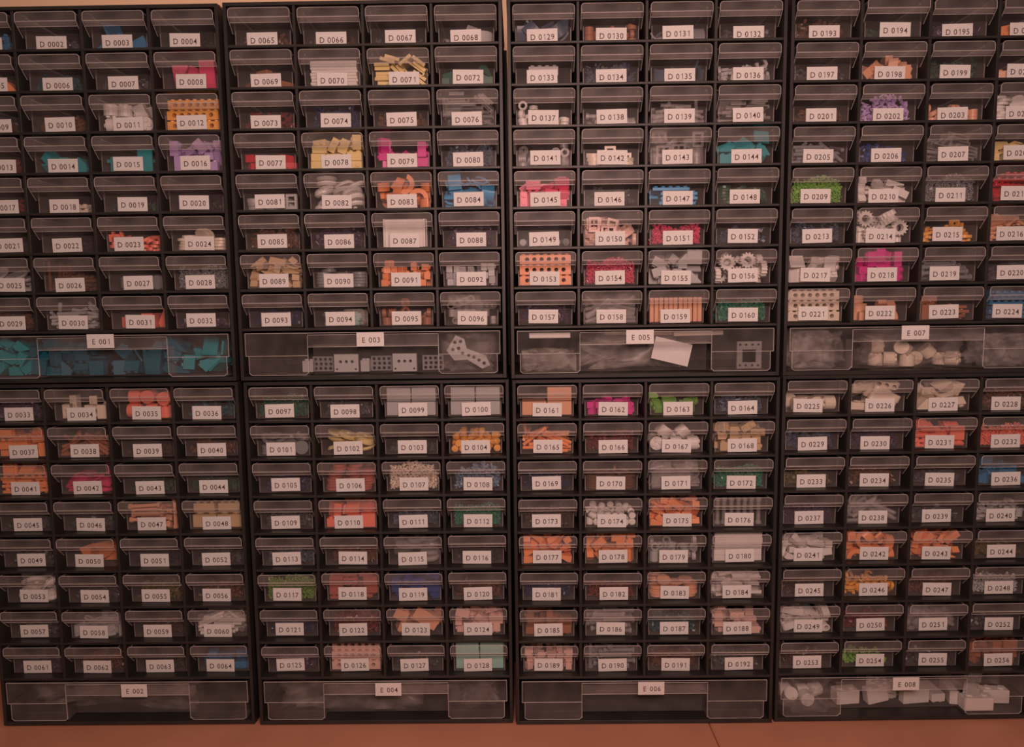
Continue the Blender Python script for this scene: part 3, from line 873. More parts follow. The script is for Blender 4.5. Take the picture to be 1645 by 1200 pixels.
185: [-42,176,40,19,19,-68,-68,-173,254,57,100,0,0,8,14,59,80,48,52,-48,52,-34,299,80,71,-1,71,1,179,42,57,0,0,-100,0,237,233,57,0,71,-71,0,-181,82,40,71,-71,0,0,-214,249,154,48,48,-52,-52,16,97,218,71,0,0,-71,-29,284,218,0,-100,10,0,132,144,87,33,-33,62,62,87,269,80,8,-70,-8,-70,-188,214,235,11,11,-70,-70],
190: [25,32,32,14,-69,14,-69,97,32,96,59,39,59,39,-235,66,181,10,0,0,-99,-78,173,32,69,-12,70,-16,-20,96,32,69,14,69,14,-95,244,96,69,-14,69,-14,100,308,155,45,-47,70,-30,96,85,196,69,13,70,14,19,97,96,13,69,14,69,51,32,160,59,39,59,39,-50,162,96,59,-40,58,-38,46,131,153,13,69,15,69,-22,203,145,40,-59,39,-59,2,244,195,70,-14,68,-14,100,308,225,10,-83,16,-53,-101,169,266,45,67,-21,54,4,171,203,14,69,14,70],
203: [-207,50,20,81,0,0,-59,-104,54,20,61,0,0,-79,7,52,20,84,0,0,-55,106,56,20,94,0,0,-34,227,50,20,61,0,0,80,-131,50,61,68,0,0,-73,-61,52,90,35,-58,40,-61,-112,151,90,71,12,-70,-4,10,50,61,0,98,20,0,120,25,90,65,-62,-34,-28,227,50,61,92,0,0,40,-209,50,87,92,-9,-30,25,-4,51,131,38,-60,38,-60,-76,215,117,65,-42,-13,-62,42,55,131,71,12,-70,-4,94,103,61,0,97,26,0,227,50,102,77,0,0,-64,-257,73,141,67,23,-67,-23],
208: [-60,38,40,51,-49,51,49,120,41,35,71,0,0,71,-242,91,40,0,-71,0,-71,-23,68,85,8,-22,-92,33,237,92,59,0,0,-94,-34,-187,105,80,13,-21,96,13,148,101,65,17,98,7,-4,-93,112,101,79,-53,21,-21,156,97,119,36,93,11,-2,1,78,161,80,-34,-1,-50,106,177,190,17,-36,-91,-11,-230,125,130,10,4,93,35,-187,54,161,24,-66,66,25,179,139,159,41,61,68,-5],
215: [-110,191,16,0,-97,-24,0,-57,77,16,99,0,0,-16,81,62,16,89,0,0,-46,203,82,16,8,0,0,100,-234,93,16,71,0,0,-70,-58,52,49,0,-7,-100,0,84,61,49,62,0,0,-79,208,43,49,100,0,0,0,-190,47,49,7,0,0,-100,-9,115,59,30,58,-71,25,226,136,49,73,-25,19,60,121,65,82,71,0,0,71,102,271,149,12,73,-67,-10,-103,87,82,0,-86,52,0,-59,230,99,57,-42,-57,-42,-73,281,124,13,-35,64,-67,135,46,115,100,0,0,2,179,294,181,100,0,0,-2,182,178,111,5,23,87,-42,261,271,175,50,50,50,50,-210,44,95,13,-1,99,5,-7,167,99,92,-38,8,1,117,135,122,4,-3,-90,42,180,214,206,70,-69,-15,11],
219: [27,308,32,14,-69,14,-69,97,32,32,39,59,39,59,-95,33,159,14,66,13,73,-95,32,95,41,-56,37,-62,-60,243,32,69,-14,69,-14,97,96,32,59,-39,59,-39,-97,163,32,59,-39,59,-39,-4,243,96,59,39,59,40,91,96,96,39,-59,39,-59,95,139,143,55,38,62,40,94,181,94,13,-74,14,-64,95,244,160,39,59,39,59,2,183,189,14,69,14,69],
224: [4,101,25,100,0,0,2,-21,92,75,100,0,0,-3,-6,89,125,1,0,0,-100,-35,80,175,100,0,0,0,3,81,225,0,0,0,-100,-7,202,121,8,-7,-65,-75,-49,278,260,91,-42,0,0,72,147,274,0,0,2,100],
231: [-183,85,25,2,0,0,100,-17,81,25,0,71,-71,0,166,157,59,21,-89,39,9,-192,96,75,72,0,0,69,43,87,116,56,25,18,-76,196,73,72,0,2,-25,97,195,217,145,15,-68,69,17,-31,70,150,95,28,-15,4,195,206,195,15,-68,70,17,18,259,175,100,0,0,0,-197,81,153,18,-68,68,18,-196,260,279,100,-9,0,0,-126,81,210,25,-97,0,0,194,25,158,71,-71,1,1,196,116,208,0,1,-33,94,-188,73,263,68,18,18,-68],
241: [18,43,35,70,0,0,71,-169,41,14,14,70,-69,-14,-64,190,33,3,100,7,0,195,107,25,4,-26,-94,-23,183,35,81,47,-47,-53,-53,-123,40,110,71,0,1,71,4,91,105,0,-31,0,-95,-116,171,102,1,15,-1,-99,145,84,68,4,-83,56,7,-183,165,115,3,41,-91,7,119,130,114,26,66,-70,13,-157,245,174,100,-7,0,0,179,222,143,66,-13,-2,-74,-242,93,110,52,48,52,48,-9,300,148,6,70,70,6,100,52,140,24,66,71,-8,237,93,162,4,100,0,0,-70,128,162,2,-55,-83,-12,107,219,157,24,86,-44,7,-142,199,191,4,62,75,24,182,298,199,68,-9,-4,-73,-103,34,200,80,42,-10,41],
249: [-31,218,40,100,0,0,0,-117,299,40,100,0,0,0,-117,218,121,0,0,71,-71,-9,122,40,0,0,-71,71,117,40,40,71,71,0,0,-111,41,89,99,0,-16,0,-136,135,206,96,0,-2,-29,48,117,172,9,32,57,75,-137,227,268,31,-22,-8,92,134,199,132,37,16,-75,53,235,144,242,35,61,35,61,237,196,178,61,-35,61,-35],
1011: [-616,158,80,16,69,16,-69,-260,217,153,56,-54,44,-46,77,152,24,16,68,-70,-16,545,231,71,35,4,93,12,-413,162,24,23,97,3,1,-207,257,141,12,-66,-68,28,54,158,148,21,97,3,-15,412,279,153,56,-22,-29,74,-493,181,206,8,34,21,91,-122,318,238,61,14,27,73,170,160,147,15,63,21,-73,362,318,191,4,71,-69,-9,-435,233,151,48,4,-87,13,4,299,272,42,-64,-60,-24,106,117,277,26,57,-75,-19,607,238,296,63,-12,74,19,-164,69,151,0,0,71,-71,433,208,261,10,12,-92,-34],
5: [-168,85,37,43,90,0,0,8,80,48,12,70,-70,-12,181,83,29,27,65,-65,-27,-172,45,210,62,34,68,-20,-96,246,111,40,83,16,-34],
15: [-90,34,80,50,50,50,-50,-117,210,54,61,0,0,-79,-90,208,90,49,0,0,87,197,219,126,0,0,0,100,-197,191,126,0,0,100,0,172,23,121,0,0,-72,-70,-5,184,144,6,70,-70,-6],
24: [-187,82,16,0,94,-34,0,3,85,16,88,0,0,47,39,259,35,13,-42,90,-2,183,99,16,0,-98,19,0,-184,84,49,72,0,0,69,-11,79,49,96,0,0,-29,187,79,49,100,0,0,10,-171,82,82,0,96,29,0,39,80,82,0,-75,-66,0,198,83,82,10,0,0,-100,-197,84,115,99,0,0,-15,-199,261,115,0,96,29,0,8,62,168,37,-7,42,82,-52,200,109,16,-46,87,-3,199,80,115,88,0,0,47,-148,91,148,0,24,97,0,51,93,170,42,82,-39,8],
30: [-20,19,19,69,14,69,14,-68,57,19,39,59,39,59,-120,66,136,57,-48,34,-58,-124,250,159,70,40,39,45,116,125,110,68,22,68,15,-100,19,57,39,-59,39,-59,-114,19,134,60,-38,58,-40,112,321,126,32,51,77,22,112,321,179,22,-77,51,-32,-21,54,75,41,58,38,59,118,67,178,62,1,78,11,22,19,101,40,-58,38,-60,87,54,124,72,-8,69,-8,-29,19,175,40,-58,38,-60,-207,83,147,24,22,-16,93,-63,84,46,61,40,57,39,4,105,19,17,70,11,69,-259,146,101,73,40,27,-49,24,115,75,67,-13,71,-17,44,134,40,16,71,12,68,71,166,19,40,59,39,58,71,185,54,58,-39,59,-40,-10,104,133,18,-66,21,-70],
37: [-220,115,40,50,-50,50,-50,-43,158,40,69,-69,16,-16,221,40,80,71,0,-71,0,-197,41,138,0,0,0,-100,-76,69,158,54,-46,-46,-54,111,91,89,19,80,36,44,-225,170,175,66,-25,-25,-66,-220,297,194,71,0,71,0,5,59,168,49,51,-51,49,16,180,202,7,7,70,70,192,57,203,4,-4,71,71,-197,41,252,0,0,-100,0,19,293,229,0,-98,1,-18,148,142,251,74,33,51,28],
47: [13,32,32,39,59,39,59,-24,102,32,40,59,38,58,-30,171,32,59,-39,59,-40,-95,36,96,14,69,14,69,245,33,181,0,-98,18,0,-96,32,261,60,38,57,40,96,269,210,15,71,13,68,9,101,96,69,-13,70,-15,62,239,96,69,-14,69,-14,24,165,96,69,-13,70,-15,94,198,219,51,-46,53,-49,-25,235,160,16,70,12,69,-93,142,218,15,70,11,69,-65,32,160,69,14,69,14,-80,110,160,58,-38,60,-41,-9,170,160,16,70,12,69,-88,71,211,13,-68,14,-70],
60: [-93,19,19,14,69,14,69,-24,57,19,69,14,69,14,-16,19,95,39,59,39,59,-111,21,57,69,-14,69,-14,-7,94,19,39,-59,39,-59,46,170,19,14,-69,14,-69,-29,321,133,59,-39,59,-39,117,44,162,58,-41,58,-40,72,19,133,69,14,69,14,-123,20,159,83,8,54,13,-120,78,155,14,56,18,80,123,319,176,54,16,82,11,152,146,127,27,53,76,28,-117,321,170,69,14,69,14,-21,66,57,13,-69,14,-70,-122,204,182,76,31,49,30,116,236,128,69,0,72,9,116,187,120,6,-76,3,-64,-123,29,199,19,53,14,82,-23,57,95,69,14,69,14,-43,250,117,63,-46,43,-45,86,68,133,15,69,16,69,-118,171,162,73,-15,61,-28,-93,127,159,58,-41,58,-40,24,113,54,69,17,69,17,40,96,90,56,43,56,43],
71: [-144,172,18,0,96,29,0,141,146,18,0,100,-9,0,-185,192,54,100,0,0,5,22,192,54,96,0,0,28,-184,146,90,100,0,0,-6,12,94,90,0,-66,75,0,-197,219,126,0,-100,0,0,-46,186,176,0,93,0,-37,-196,213,162,0,0,-100,0,10,214,178,42,-4,-91,2,-196,153,198,0,-100,0,0,91,260,138,29,64,-64,-29,-197,127,234,0,0,0,-100,204,190,84,34,2,-94,-5,165,82,195,18,66,-68,-25,50,150,283,94,0,-33,0,202,158,133,30,2,-95,-5,-135,122,275,0,-14,0,-99,202,176,222,95,1,31,0,-82,120,298,99,0,14,0,202,125,265,0,-31,1,-95],
78: [-197,61,40,0,0,-71,-71,-30,60,40,1,1,-71,-71,108,282,40,0,0,-71,-71,195,57,40,0,0,71,-71,-192,57,121,71,-71,0,0,-28,59,121,71,71,-1,-1,197,40,138,0,0,0,100,116,283,121,71,-71,0,0,-183,78,204,0,0,74,67,81,41,236,0,-55,0,84,-30,174,124,71,-70,6,4,139,169,140,18,68,18,68,-189,127,281,12,-13,-66,73,-26,57,250,61,61,-36,36,-3,172,202,7,2,-71,70,221,40,275,0,-71,0,71,-116,257,252,0,-68,73,0,193,132,278,0,3,19,-98],
83: [-107,111,55,50,50,-50,-50,30,58,45,16,0,0,99,-216,294,84,61,-61,36,36,221,110,45,0,71,-70,0,232,239,144,54,45,54,45,127,212,137,24,-57,-74,-27,-178,182,139,98,-14,-6,16,-54,57,212,7,-80,9,-59,-216,115,239,8,-72,-68,-7,222,223,247,7,-70,70,7,167,46,147,0,0,-71,-71,9,169,244,8,-6,-97,-22,-92,270,245,26,36,-89,-10,8,189,146,13,-79,55,22,66,46,230,59,-59,-40,-40],
91: [-222,55,35,71,4,71,-4,-179,139,54,15,-20,94,-22,-107,70,35,37,-60,37,60,-10,59,35,68,68,21,21,115,51,35,71,-71,-3,3,191,53,35,50,-50,-50,-50,220,178,49,40,0,0,-92,-218,54,106,12,-12,-70,70,-98,38,106,3,71,-3,71,18,37,120,100,2,1,0,-36,125,106,52,-48,52,48,103,36,120,71,0,0,71,145,144,54,26,39,88,-1,240,35,119,100,0,3,0,-217,41,177,46,-46,-54,54,-128,50,177,71,71,1,1,-41,120,177,67,-67,21,-21,93,37,218,100,0,0,1,53,113,49,0,50,-86,0,76,253,191,27,0,0,-96,227,36,204,0,-73,0,-69,177,105,140,31,83,-24,-39,-188,54,248,68,-20,-68,-20],
96: [-47,217,40,1,0,0,100,-51,133,40,100,0,0,-1,-59,44,40,0,0,-71,71,-112,300,121,0,0,100,0,14,299,40,0,0,0,-100,237,168,40,71,0,0,-71,-98,42,121,100,0,0,0,38,132,121,100,0,0,4,-31,219,202,0,0,0,-100,-65,296,283,100,0,0,0,134,141,202,26,-26,66,-66,-113,141,269,2,1,24,-97,-116,41,240,11,11,70,-70],
106: [-198,79,16,0,63,-78,0,-11,81,16,0,-39,92,0,159,85,16,99,0,0,14,-197,92,49,0,-1,-100,0,-38,80,49,97,0,0,25,2,245,49,85,0,0,-53,167,84,49,7,0,0,100,-188,88,82,73,0,0,-68,-119,242,82,0,99,-17,0,-21,79,83,88,0,0,47,197,95,82,0,-84,-54,0,-194,90,115,0,95,-31,0,-47,228,115,57,0,0,-82,18,82,115,0,-80,-60,0,-45,228,180,72,-22,6,65,195,79,115,0,88,-48,0,-174,80,148,52,0,0,-86,42,115,148,36,0,0,93,22,322,178,34,33,-63,62,198,80,148,0,-9,-100,0,-177,89,181,0,83,-56,0,22,95,181,87,0,0,50,198,135,214,64,0,0,77,197,79,181,0,-46,-89,0,-139,81,214,21,0,0,98,45,93,214,99,0,0,-16,-126,91,280,0,-46,-89,0,65,80,280,0,-100,9,0,196,261,232,10,-1,-16,-98,-122,80,247,65,0,0,76,-199,259,221,11,89,41,17,37,80,247,0,-18,-98,0],
119: [-179,119,40,51,-51,-49,49,-58,278,40,2,-2,-71,71,-15,68,40,6,-6,-70,70,69,203,57,0,-68,-73,0,191,88,40,37,-37,-60,60,-220,41,161,0,-70,0,-71,-197,168,121,0,0,71,-71,9,57,121,71,-71,0,0,-28,177,136,15,20,78,-57,197,40,138,0,0,0,100,-189,282,191,12,12,69,-70,36,58,202,71,-71,0,0,-11,287,161,24,-96,-4,-14,186,272,252,0,12,99,0,-99,96,204,4,-66,71,26,-222,258,283,10,-70,70,-12,189,136,212,6,-18,-93,-32],
130: [-224,54,20,28,0,0,-96,-117,51,20,0,14,99,0,-17,50,20,0,-93,-36,0,44,116,49,42,62,-33,-57,83,50,49,70,-70,-5,5,228,54,20,11,0,0,99,-227,61,61,0,98,19,0,-128,50,61,10,0,0,-100,-30,42,90,30,-31,-64,-64,148,53,79,74,19,41,50,125,176,61,0,-40,-92,0,223,57,90,70,6,70,10,227,166,119,0,-66,75,0,-228,51,102,54,0,0,-84,-130,56,102,53,0,0,85,26,50,132,6,44,2,90,133,134,143,0,-30,-95,0,228,69,160,0,-84,-54,0,220,173,189,23,23,-67,-67,-228,51,143,54,0,0,84],
136: [-209,82,16,0,85,52,0,-104,16,43,0,0,71,71,42,70,43,30,64,64,30,217,55,43,24,24,-66,-66,12,45,59,5,-42,-3,90,115,75,60,32,-33,-88,9,261,158,78,16,-69,16,-69,170,178,49,3,-15,-99,-5,-234,67,66,18,-70,69,5,-33,103,71,63,20,-23,-71,171,68,90,20,-62,68,-34,-210,44,98,1,-7,-16,98,-104,82,65,9,-37,-10,92,87,57,123,92,-4,33,-18,180,113,139,10,14,-10,-98,-202,142,131,72,-12,8,68,-113,174,126,40,67,-15,61,-7,69,148,28,29,-30,-86,67,196,120,37,-91,-11,-14,168,32,180,53,83,-9,16,-261,160,129,38,-60,-38,60,-97,88,123,14,82,41,38],
140: [-149,102,18,0,74,67,0,139,181,18,14,0,0,99,-106,191,54,95,0,0,32,195,163,54,1,0,0,100,-139,190,90,0,10,-100,0,119,158,90,68,0,0,-74,-101,182,126,98,0,0,-21,150,148,126,0,-97,24,0,-144,148,162,0,100,7,0,128,80,162,0,-71,71,0,-79,121,198,0,100,0,0,133,183,192,1,8,-99,13,-107,270,212,27,66,66,-27,185,219,220,0,0,99,-13],
144: [-189,81,57,0,0,0,100,-18,90,57,75,0,0,66,142,97,57,6,4,-99,-10,192,311,80,27,-66,-27,-66,-181,84,140,32,63,67,23,-183,249,164,7,98,1,17,11,59,178,28,31,70,-58,2,162,187,58,41,68,-18,203,89,164,70,12,-2,71,177,257,190,27,64,-66,-28,184,91,256,6,-3,-88,-48],
149: [-238,49,39,56,-56,-43,-43,-227,149,39,19,61,36,-68,-44,62,39,22,63,32,67,-58,151,49,44,0,0,90,45,74,39,59,53,47,-39,133,69,39,42,-44,55,57,117,161,49,50,0,0,-86,227,56,39,64,46,54,-30,-131,41,49,0,-91,-41,0,-134,128,49,0,10,-100,0],
158: [117,19,19,39,-59,39,-59,-115,57,19,69,14,69,14,116,20,179,63,-7,77,-6,117,19,57,69,14,69,14,117,39,143,60,19,74,24,-259,195,107,17,9,45,-87,118,39,225,60,-10,78,-16,-154,321,209,36,18,91,7,-156,133,172,66,-66,18,-32,-144,19,163,76,23,35,50,-118,283,182,66,34,50,44,106,42,95,43,61,35,56,-120,19,70,68,32,48,45,13,57,57,69,14,69,14,-118,58,135,17,-49,9,-85,-126,88,158,48,-45,26,-70,-41,114,107,40,-44,51,-63,132,80,216,85,24,46,13,-119,103,118,16,65,-4,74],
167: [-199,110,79,20,20,-68,68,-199,261,79,70,-70,7,7,14,79,79,70,7,70,7,14,258,90,24,68,-62,-30,206,79,79,70,7,70,7,197,260,69,18,0,0,-98,-116,79,204,31,-9,-95,3,-105,238,194,31,-53,-76,22,108,183,192,32,-58,-70,25],
174: [-238,87,49,61,0,0,79,-162,53,39,30,24,-66,64,4,49,39,43,-43,56,56,82,49,39,65,-65,-27,-27,238,49,39,70,70,-9,9,228,137,39,10,70,9,70,-227,119,136,1,-70,-1,72,-238,197,124,1,13,-99,10,-82,65,39,24,-30,-64,-66,-27,119,104,2,61,79,-2,-40,201,119,35,58,30,67,43,49,107,9,9,70,-70,121,180,105,46,41,-31,72,160,49,39,9,-9,70,70,238,162,115,51,-77,-32,-21,-209,39,120,36,-54,71,-28,-174,288,163,5,-43,-77,-47,-42,40,117,12,-25,5,-96,-150,204,135,77,38,-48,17,82,49,175,65,65,-27,27,-94,163,180,81,-54,-2,-24,18,286,174,56,56,-43,43,121,53,107,65,65,-27,27,50,148,137,70,70,11,-7,116,281,161,15,12,72,-66,237,53,117,9,-10,70,70,185,222,154,25,20,38,87,238,275,114,80,-46,19,33,-120,81,118,25,12,-96,-5],
179: [-227,50,20,0,7,100,0,-113,65,20,0,-98,20,0,-15,49,20,0,-23,97,0,110,48,49,31,-30,64,64,104,170,49,61,22,-67,36,220,51,49,67,23,67,23,227,183,20,0,-50,87,0,-228,50,61,55,0,0,-84,-217,289,148,67,24,66,23,-104,64,90,71,71,-1,-1,-159,123,49,17,-45,55,-69,-114,297,90,70,-53,-46,-13,64,106,49,50,70,-7,50,123,51,119,0,23,-97,0,117,213,90,39,-10,-70,59,223,51,148,50,-8,-70,-50,212,150,61,0,-98,22,0,-227,50,102,29,0,0,96,-227,175,102,43,0,0,90,-99,206,61,73,0,0,-69,-85,21,90,44,-43,55,56,1,191,143,80,0,0,60,-18,56,90,20,71,4,-68,-7,165,102,4,0,0,100,-25,270,102,0,72,69,0,115,70,160,0,-31,-95,0,138,249,90,25,25,66,66,-43,274,172,5,5,70,70,224,53,246,24,-67,-23,67,197,142,102,0,-37,93,0,-222,30,172,61,-66,-25,-36],
186: [-50,96,32,39,59,39,59,56,32,32,14,69,14,69,64,178,32,14,69,14,69,93,308,95,39,60,40,58,97,243,96,69,14,69,14,-97,96,96,59,-39,59,-39,-28,32,223,59,39,59,39,6,32,96,14,-69,14,-69,92,93,252,59,39,59,39,96,308,159,68,-14,71,-14,-55,161,96,59,-39,59,-39,89,32,160,69,-14,69,-14,96,308,223,58,40,60,38,-39,96,160,59,39,59,39,-94,244,159,14,68,14,71,-96,244,223,71,14,68,14,-2,138,207,59,39,59,39,-94,180,160,69,14,69,14,-89,183,252,71,15,68,13],
196: [-160,84,40,1,-1,71,-71,15,81,40,70,70,9,9,207,102,57,61,0,0,-80,-126,177,121,65,-65,28,-28,40,98,121,44,-44,55,-55],
204: [-192,82,16,67,0,0,74,-7,81,16,14,0,0,99,197,84,16,40,0,0,-92,-198,82,49,96,0,0,-30,-24,85,49,0,-11,99,0,198,93,49,0,100,10,0,-152,83,82,0,93,37,0,-42,80,105,41,14,6,90,194,79,82,64,0,0,76,-197,113,115,92,0,0,-38,62,101,85,39,54,-71,-24,164,98,115,2,0,0,100,-196,117,148,0,-100,6,0,55,137,182,2,76,-61,-24,199,79,148,0,96,-29,0,-183,89,181,88,0,0,-47,-36,260,181,90,0,0,44,-6,63,194,9,42,65,62,198,80,181,87,0,0,50,-149,80,214,0,-5,100,0,201,80,252,4,24,-15,96,97,106,232,18,-94,30,-1,197,197,214,97,0,0,-24,-197,105,247,94,0,0,-36],
210: [-227,97,14,20,98,0,0,44,35,40,50,-50,50,50,-237,89,70,38,92,0,0,179,35,105,60,-60,-38,-38,-29,162,35,95,0,0,-31,103,101,74,34,85,-37,-18,-188,211,78,13,-31,84,43,-92,99,48,2,-98,10,18,234,168,55,12,-99,-2,0,-72,142,121,54,-13,12,-82,120,181,136,73,11,-8,67,-10,195,146,2,-4,-99,-16,171,86,110,56,-30,-57,-51,-235,91,138,0,1,98,-20,130,58,181,20,63,-75,-7,-185,182,178,68,-14,14,71,-132,239,160,29,18,-94,-2,36,193,196,2,10,-93,-35,189,190,196,6,28,-93,-23,-233,97,228,9,100,2,-1],
216: [-197,84,25,0,-100,0,0,-14,59,66,31,64,-64,31,196,81,25,71,0,0,71,-185,83,75,0,-72,70,0,14,111,81,61,-30,-32,-66,194,81,87,7,70,-70,-7,197,258,75,0,70,-71,0,-96,187,153,59,28,-5,76,40,186,156,0,71,-55,-44,14,271,221,31,65,-64,29,107,95,169,20,0,-98,0,213,95,172,0,-36,0,-93,-194,85,164,7,3,94,33,-32,83,208,12,-95,-4,-30,-187,77,223,29,-69,64,17],
220: [-74,19,19,69,14,69,14,-2,19,57,59,39,59,39,-160,320,211,92,7,-33,-18,113,25,170,58,39,59,40,53,19,95,59,-39,59,-39,-85,57,57,14,69,14,69,-10,19,133,69,-14,69,-14,117,94,19,40,-59,40,-59,116,58,101,5,72,6,68,-129,92,136,65,6,63,42,-87,64,127,1,54,18,82,-122,189,130,40,41,47,67,117,169,57,14,69,14,69,-15,85,84,52,45,56,46],
225: [-115,99,69,84,0,0,-54,-163,261,79,34,-62,33,-62,54,72,79,62,-62,33,33,-11,225,69,0,33,94,0,208,92,80,71,-3,-71,3,194,252,69,0,-97,-26,0],
236: [-200,87,57,89,0,0,-46,-10,95,40,27,27,-66,-66,196,72,40,1,1,71,71,190,225,40,36,36,-61,-61,-124,128,99,50,-35,7,79,-189,283,121,0,0,71,-71,43,46,135,1,9,-9,99,0,182,121,47,47,-53,-53,164,164,138,0,-65,-76,0,128,300,117,0,95,0,30,-58,263,219,0,100,6,0],
242: [-187,195,45,0,74,-67,0,231,139,55,50,50,50,50,-129,224,148,6,52,85,2,-111,46,184,28,27,-65,65,-167,46,55,71,71,0,0,-217,137,147,7,70,71,1,214,295,80,62,-62,-34,-34,-230,78,299,33,62,32,64,-29,118,62,29,-42,-64,58,-202,221,235,37,-5,2,93,81,113,62,38,32,56,66,-9,60,224,18,-38,7,-90,155,201,145,28,-6,20,94,-13,270,156,4,37,93,2,129,276,222,54,-84,1,2,-68,234,255,28,-24,-66,65,212,69,182,20,76,28,55,107,112,235,65,-28,27,-65],
251: [-216,67,16,78,0,0,-62,-96,71,16,98,0,0,19,11,107,16,73,0,0,68,94,75,36,95,5,16,26,-227,63,76,33,33,-62,-62,-123,78,49,0,48,88,0,-2,116,49,0,96,27,0,182,88,41,25,-16,6,-95,-146,78,82,0,-88,-47,0,-64,291,103,4,43,65,-63,82,66,75,70,12,11,70,-232,77,133,1,71,71,-3,-149,207,141,41,69,-25,-54,-40,305,157,36,22,-79,44,-6,109,110,81,-20,-5,-56,62,192,83,62,-1,-1,78,210,53,64,0,-17,2,-98,212,283,82,0,0,0,100,-172,109,173,49,-46,-53,51,-142,62,115,64,0,0,-77,125,324,150,60,-60,-37,-37,232,66,127,11,70,-69,-13,201,269,115,0,-71,71,0,233,105,93,14,-68,-72,10,261,270,140,49,-51,49,-51,-110,50,173,19,-22,67,-68,-39,45,82,6,-1,-99,-11,101,283,87,68,-12,37,62,130,66,114,7,70,70,8],
1007: [-416,199,69,18,0,0,-98,-278,141,79,62,-6,70,-34,-116,79,69,88,0,0,48,34,221,79,19,22,67,-68,332,221,69,77,0,0,63,410,90,79,32,-20,68,-63,-403,204,217,12,-65,28,-70,-186,90,216,46,-27,66,52,-87,221,181,34,26,-90,-10,187,219,149,12,89,25,36],
8: [-22,158,24,23,97,0,0,130,316,175,52,-84,8,13,-65,193,160,34,-8,-21,-91,175,46,153,0,0,-88,46,-179,212,161,60,78,10,13],
16: [-195,57,80,50,-50,50,50,38,86,57,0,77,64,0,158,40,57,100,0,0,0,-220,40,241,0,-71,0,-71,-91,256,40,50,50,50,50,-106,58,80,49,-51,-49,-51,237,94,167,64,-29,-29,-64,-197,149,166,0,0,-31,95,-10,157,149,68,-70,-4,-19,139,82,154,49,-51,-49,51,-221,260,230,50,-50,50,-50,-63,126,219,51,-35,46,-64,116,299,300,0,0,-100,0,219,140,290,47,-53,-50,50,-101,283,246,65,65,28,-28,46,44,254,5,91,2,-42,75,196,274,94,-18,28,-5],
25: [-162,148,28,93,0,0,-38,163,158,28,5,0,0,-100,-27,230,64,12,-98,-16,7,162,226,88,9,-92,38,5,-62,114,104,17,-84,50,14,166,152,134,17,-91,38,-3,-197,239,111,3,36,-25,-90,43,114,163,11,-18,95,21,-160,105,180,9,-3,94,34],
31: [58,156,80,4,71,4,-71,-118,219,69,75,0,0,66,189,254,151,48,-48,-52,52],
38: [130,19,111,44,-17,88,-9,-95,321,104,17,-47,9,-86,116,57,19,69,14,69,14,113,54,95,70,-24,67,-12,-116,19,19,59,-39,59,-39,116,46,57,34,55,44,62,-134,19,143,73,26,39,49,-135,100,149,41,-61,-1,-68,-89,94,19,14,-69,14,-69,-259,203,123,88,42,8,-18,138,19,153,44,-17,88,-9,257,181,144,1,-2,81,59,122,99,180,45,-54,63,-34,156,198,153,35,-13,-81,-44,119,57,172,58,15,79,11,-222,155,138,19,3,39,90,-104,303,142,16,-46,15,-86,-178,208,160,17,38,-36,83,-70,165,57,65,-1,71,28,-16,212,158,42,40,52,62,19,129,95,27,53,54,59,122,94,108,19,66,46,56,-19,146,57,71,-28,65,0,-59,192,94,59,-59,38,-39,2,173,93,15,-69,-15,-69,-46,170,127,14,59,38,70,122,127,81,23,-76,0,-61],
50: [127,260,69,71,0,0,-71,-109,174,34,1,-38,89,23,82,178,132,4,-95,27,13],
64: [-188,113,57,97,0,0,-24,-177,246,40,71,71,1,1,-23,64,40,71,71,-4,-4,-31,209,40,48,-48,-52,52,194,63,40,1,-1,71,-71,127,292,57,0,0,100,0,-161,109,154,54,54,-45,-45],
72: [-82,96,40,8,70,8,-70,10,99,14,20,98,2,0,-230,91,35,0,0,0,-100,-146,97,14,20,98,0,0,182,35,40,50,-50,-50,-50,147,107,14,14,71,-68,-14,130,102,122,66,-1,1,75,-34,104,95,19,95,26,5,201,100,151,30,12,11,94,-180,67,111,58,50,44,-47],
79: [-187,122,40,43,43,56,56,-85,57,87,32,-32,-63,-63,197,90,57,0,-100,0,0,-220,103,121,50,-50,-50,50,-135,251,154,4,-4,-71,71,60,120,67,66,26,26,65,90,297,133,0,99,-2,-11,220,44,194,2,-71,2,-71,197,191,138,0,-100,0,0,-208,75,242,26,-66,-26,-66,-211,283,275,10,-69,-10,-71,-9,145,111,2,-54,-70,47],
84: [-202,174,14,95,30,1,2,-180,266,78,12,70,60,-38,2,14,70,63,-32,63,32,139,110,46,11,-98,17,-2,205,245,47,12,-99,2,1,-176,104,81,30,-63,70,-15,197,80,111,1,100,1,-7,-206,97,108,0,-2,19,98,35,180,189,24,-96,-14,11,11,115,151,4,-20,-87,45,33,239,235,18,-72,-62,26,203,100,205,92,38,4,-2,197,175,162,96,27,5,4,-116,173,181,32,-17,-88,29,-193,256,177,74,-23,12,63,35,77,229,67,21,-7,-71,-95,268,292,3,-73,67,-14,43,268,291,2,-73,67,-12,-159,47,272,63,77,-3,4,-172,57,222,18,-12,94,25,120,72,287,31,-64,-68,17,143,258,280,70,-7,-7,-70],
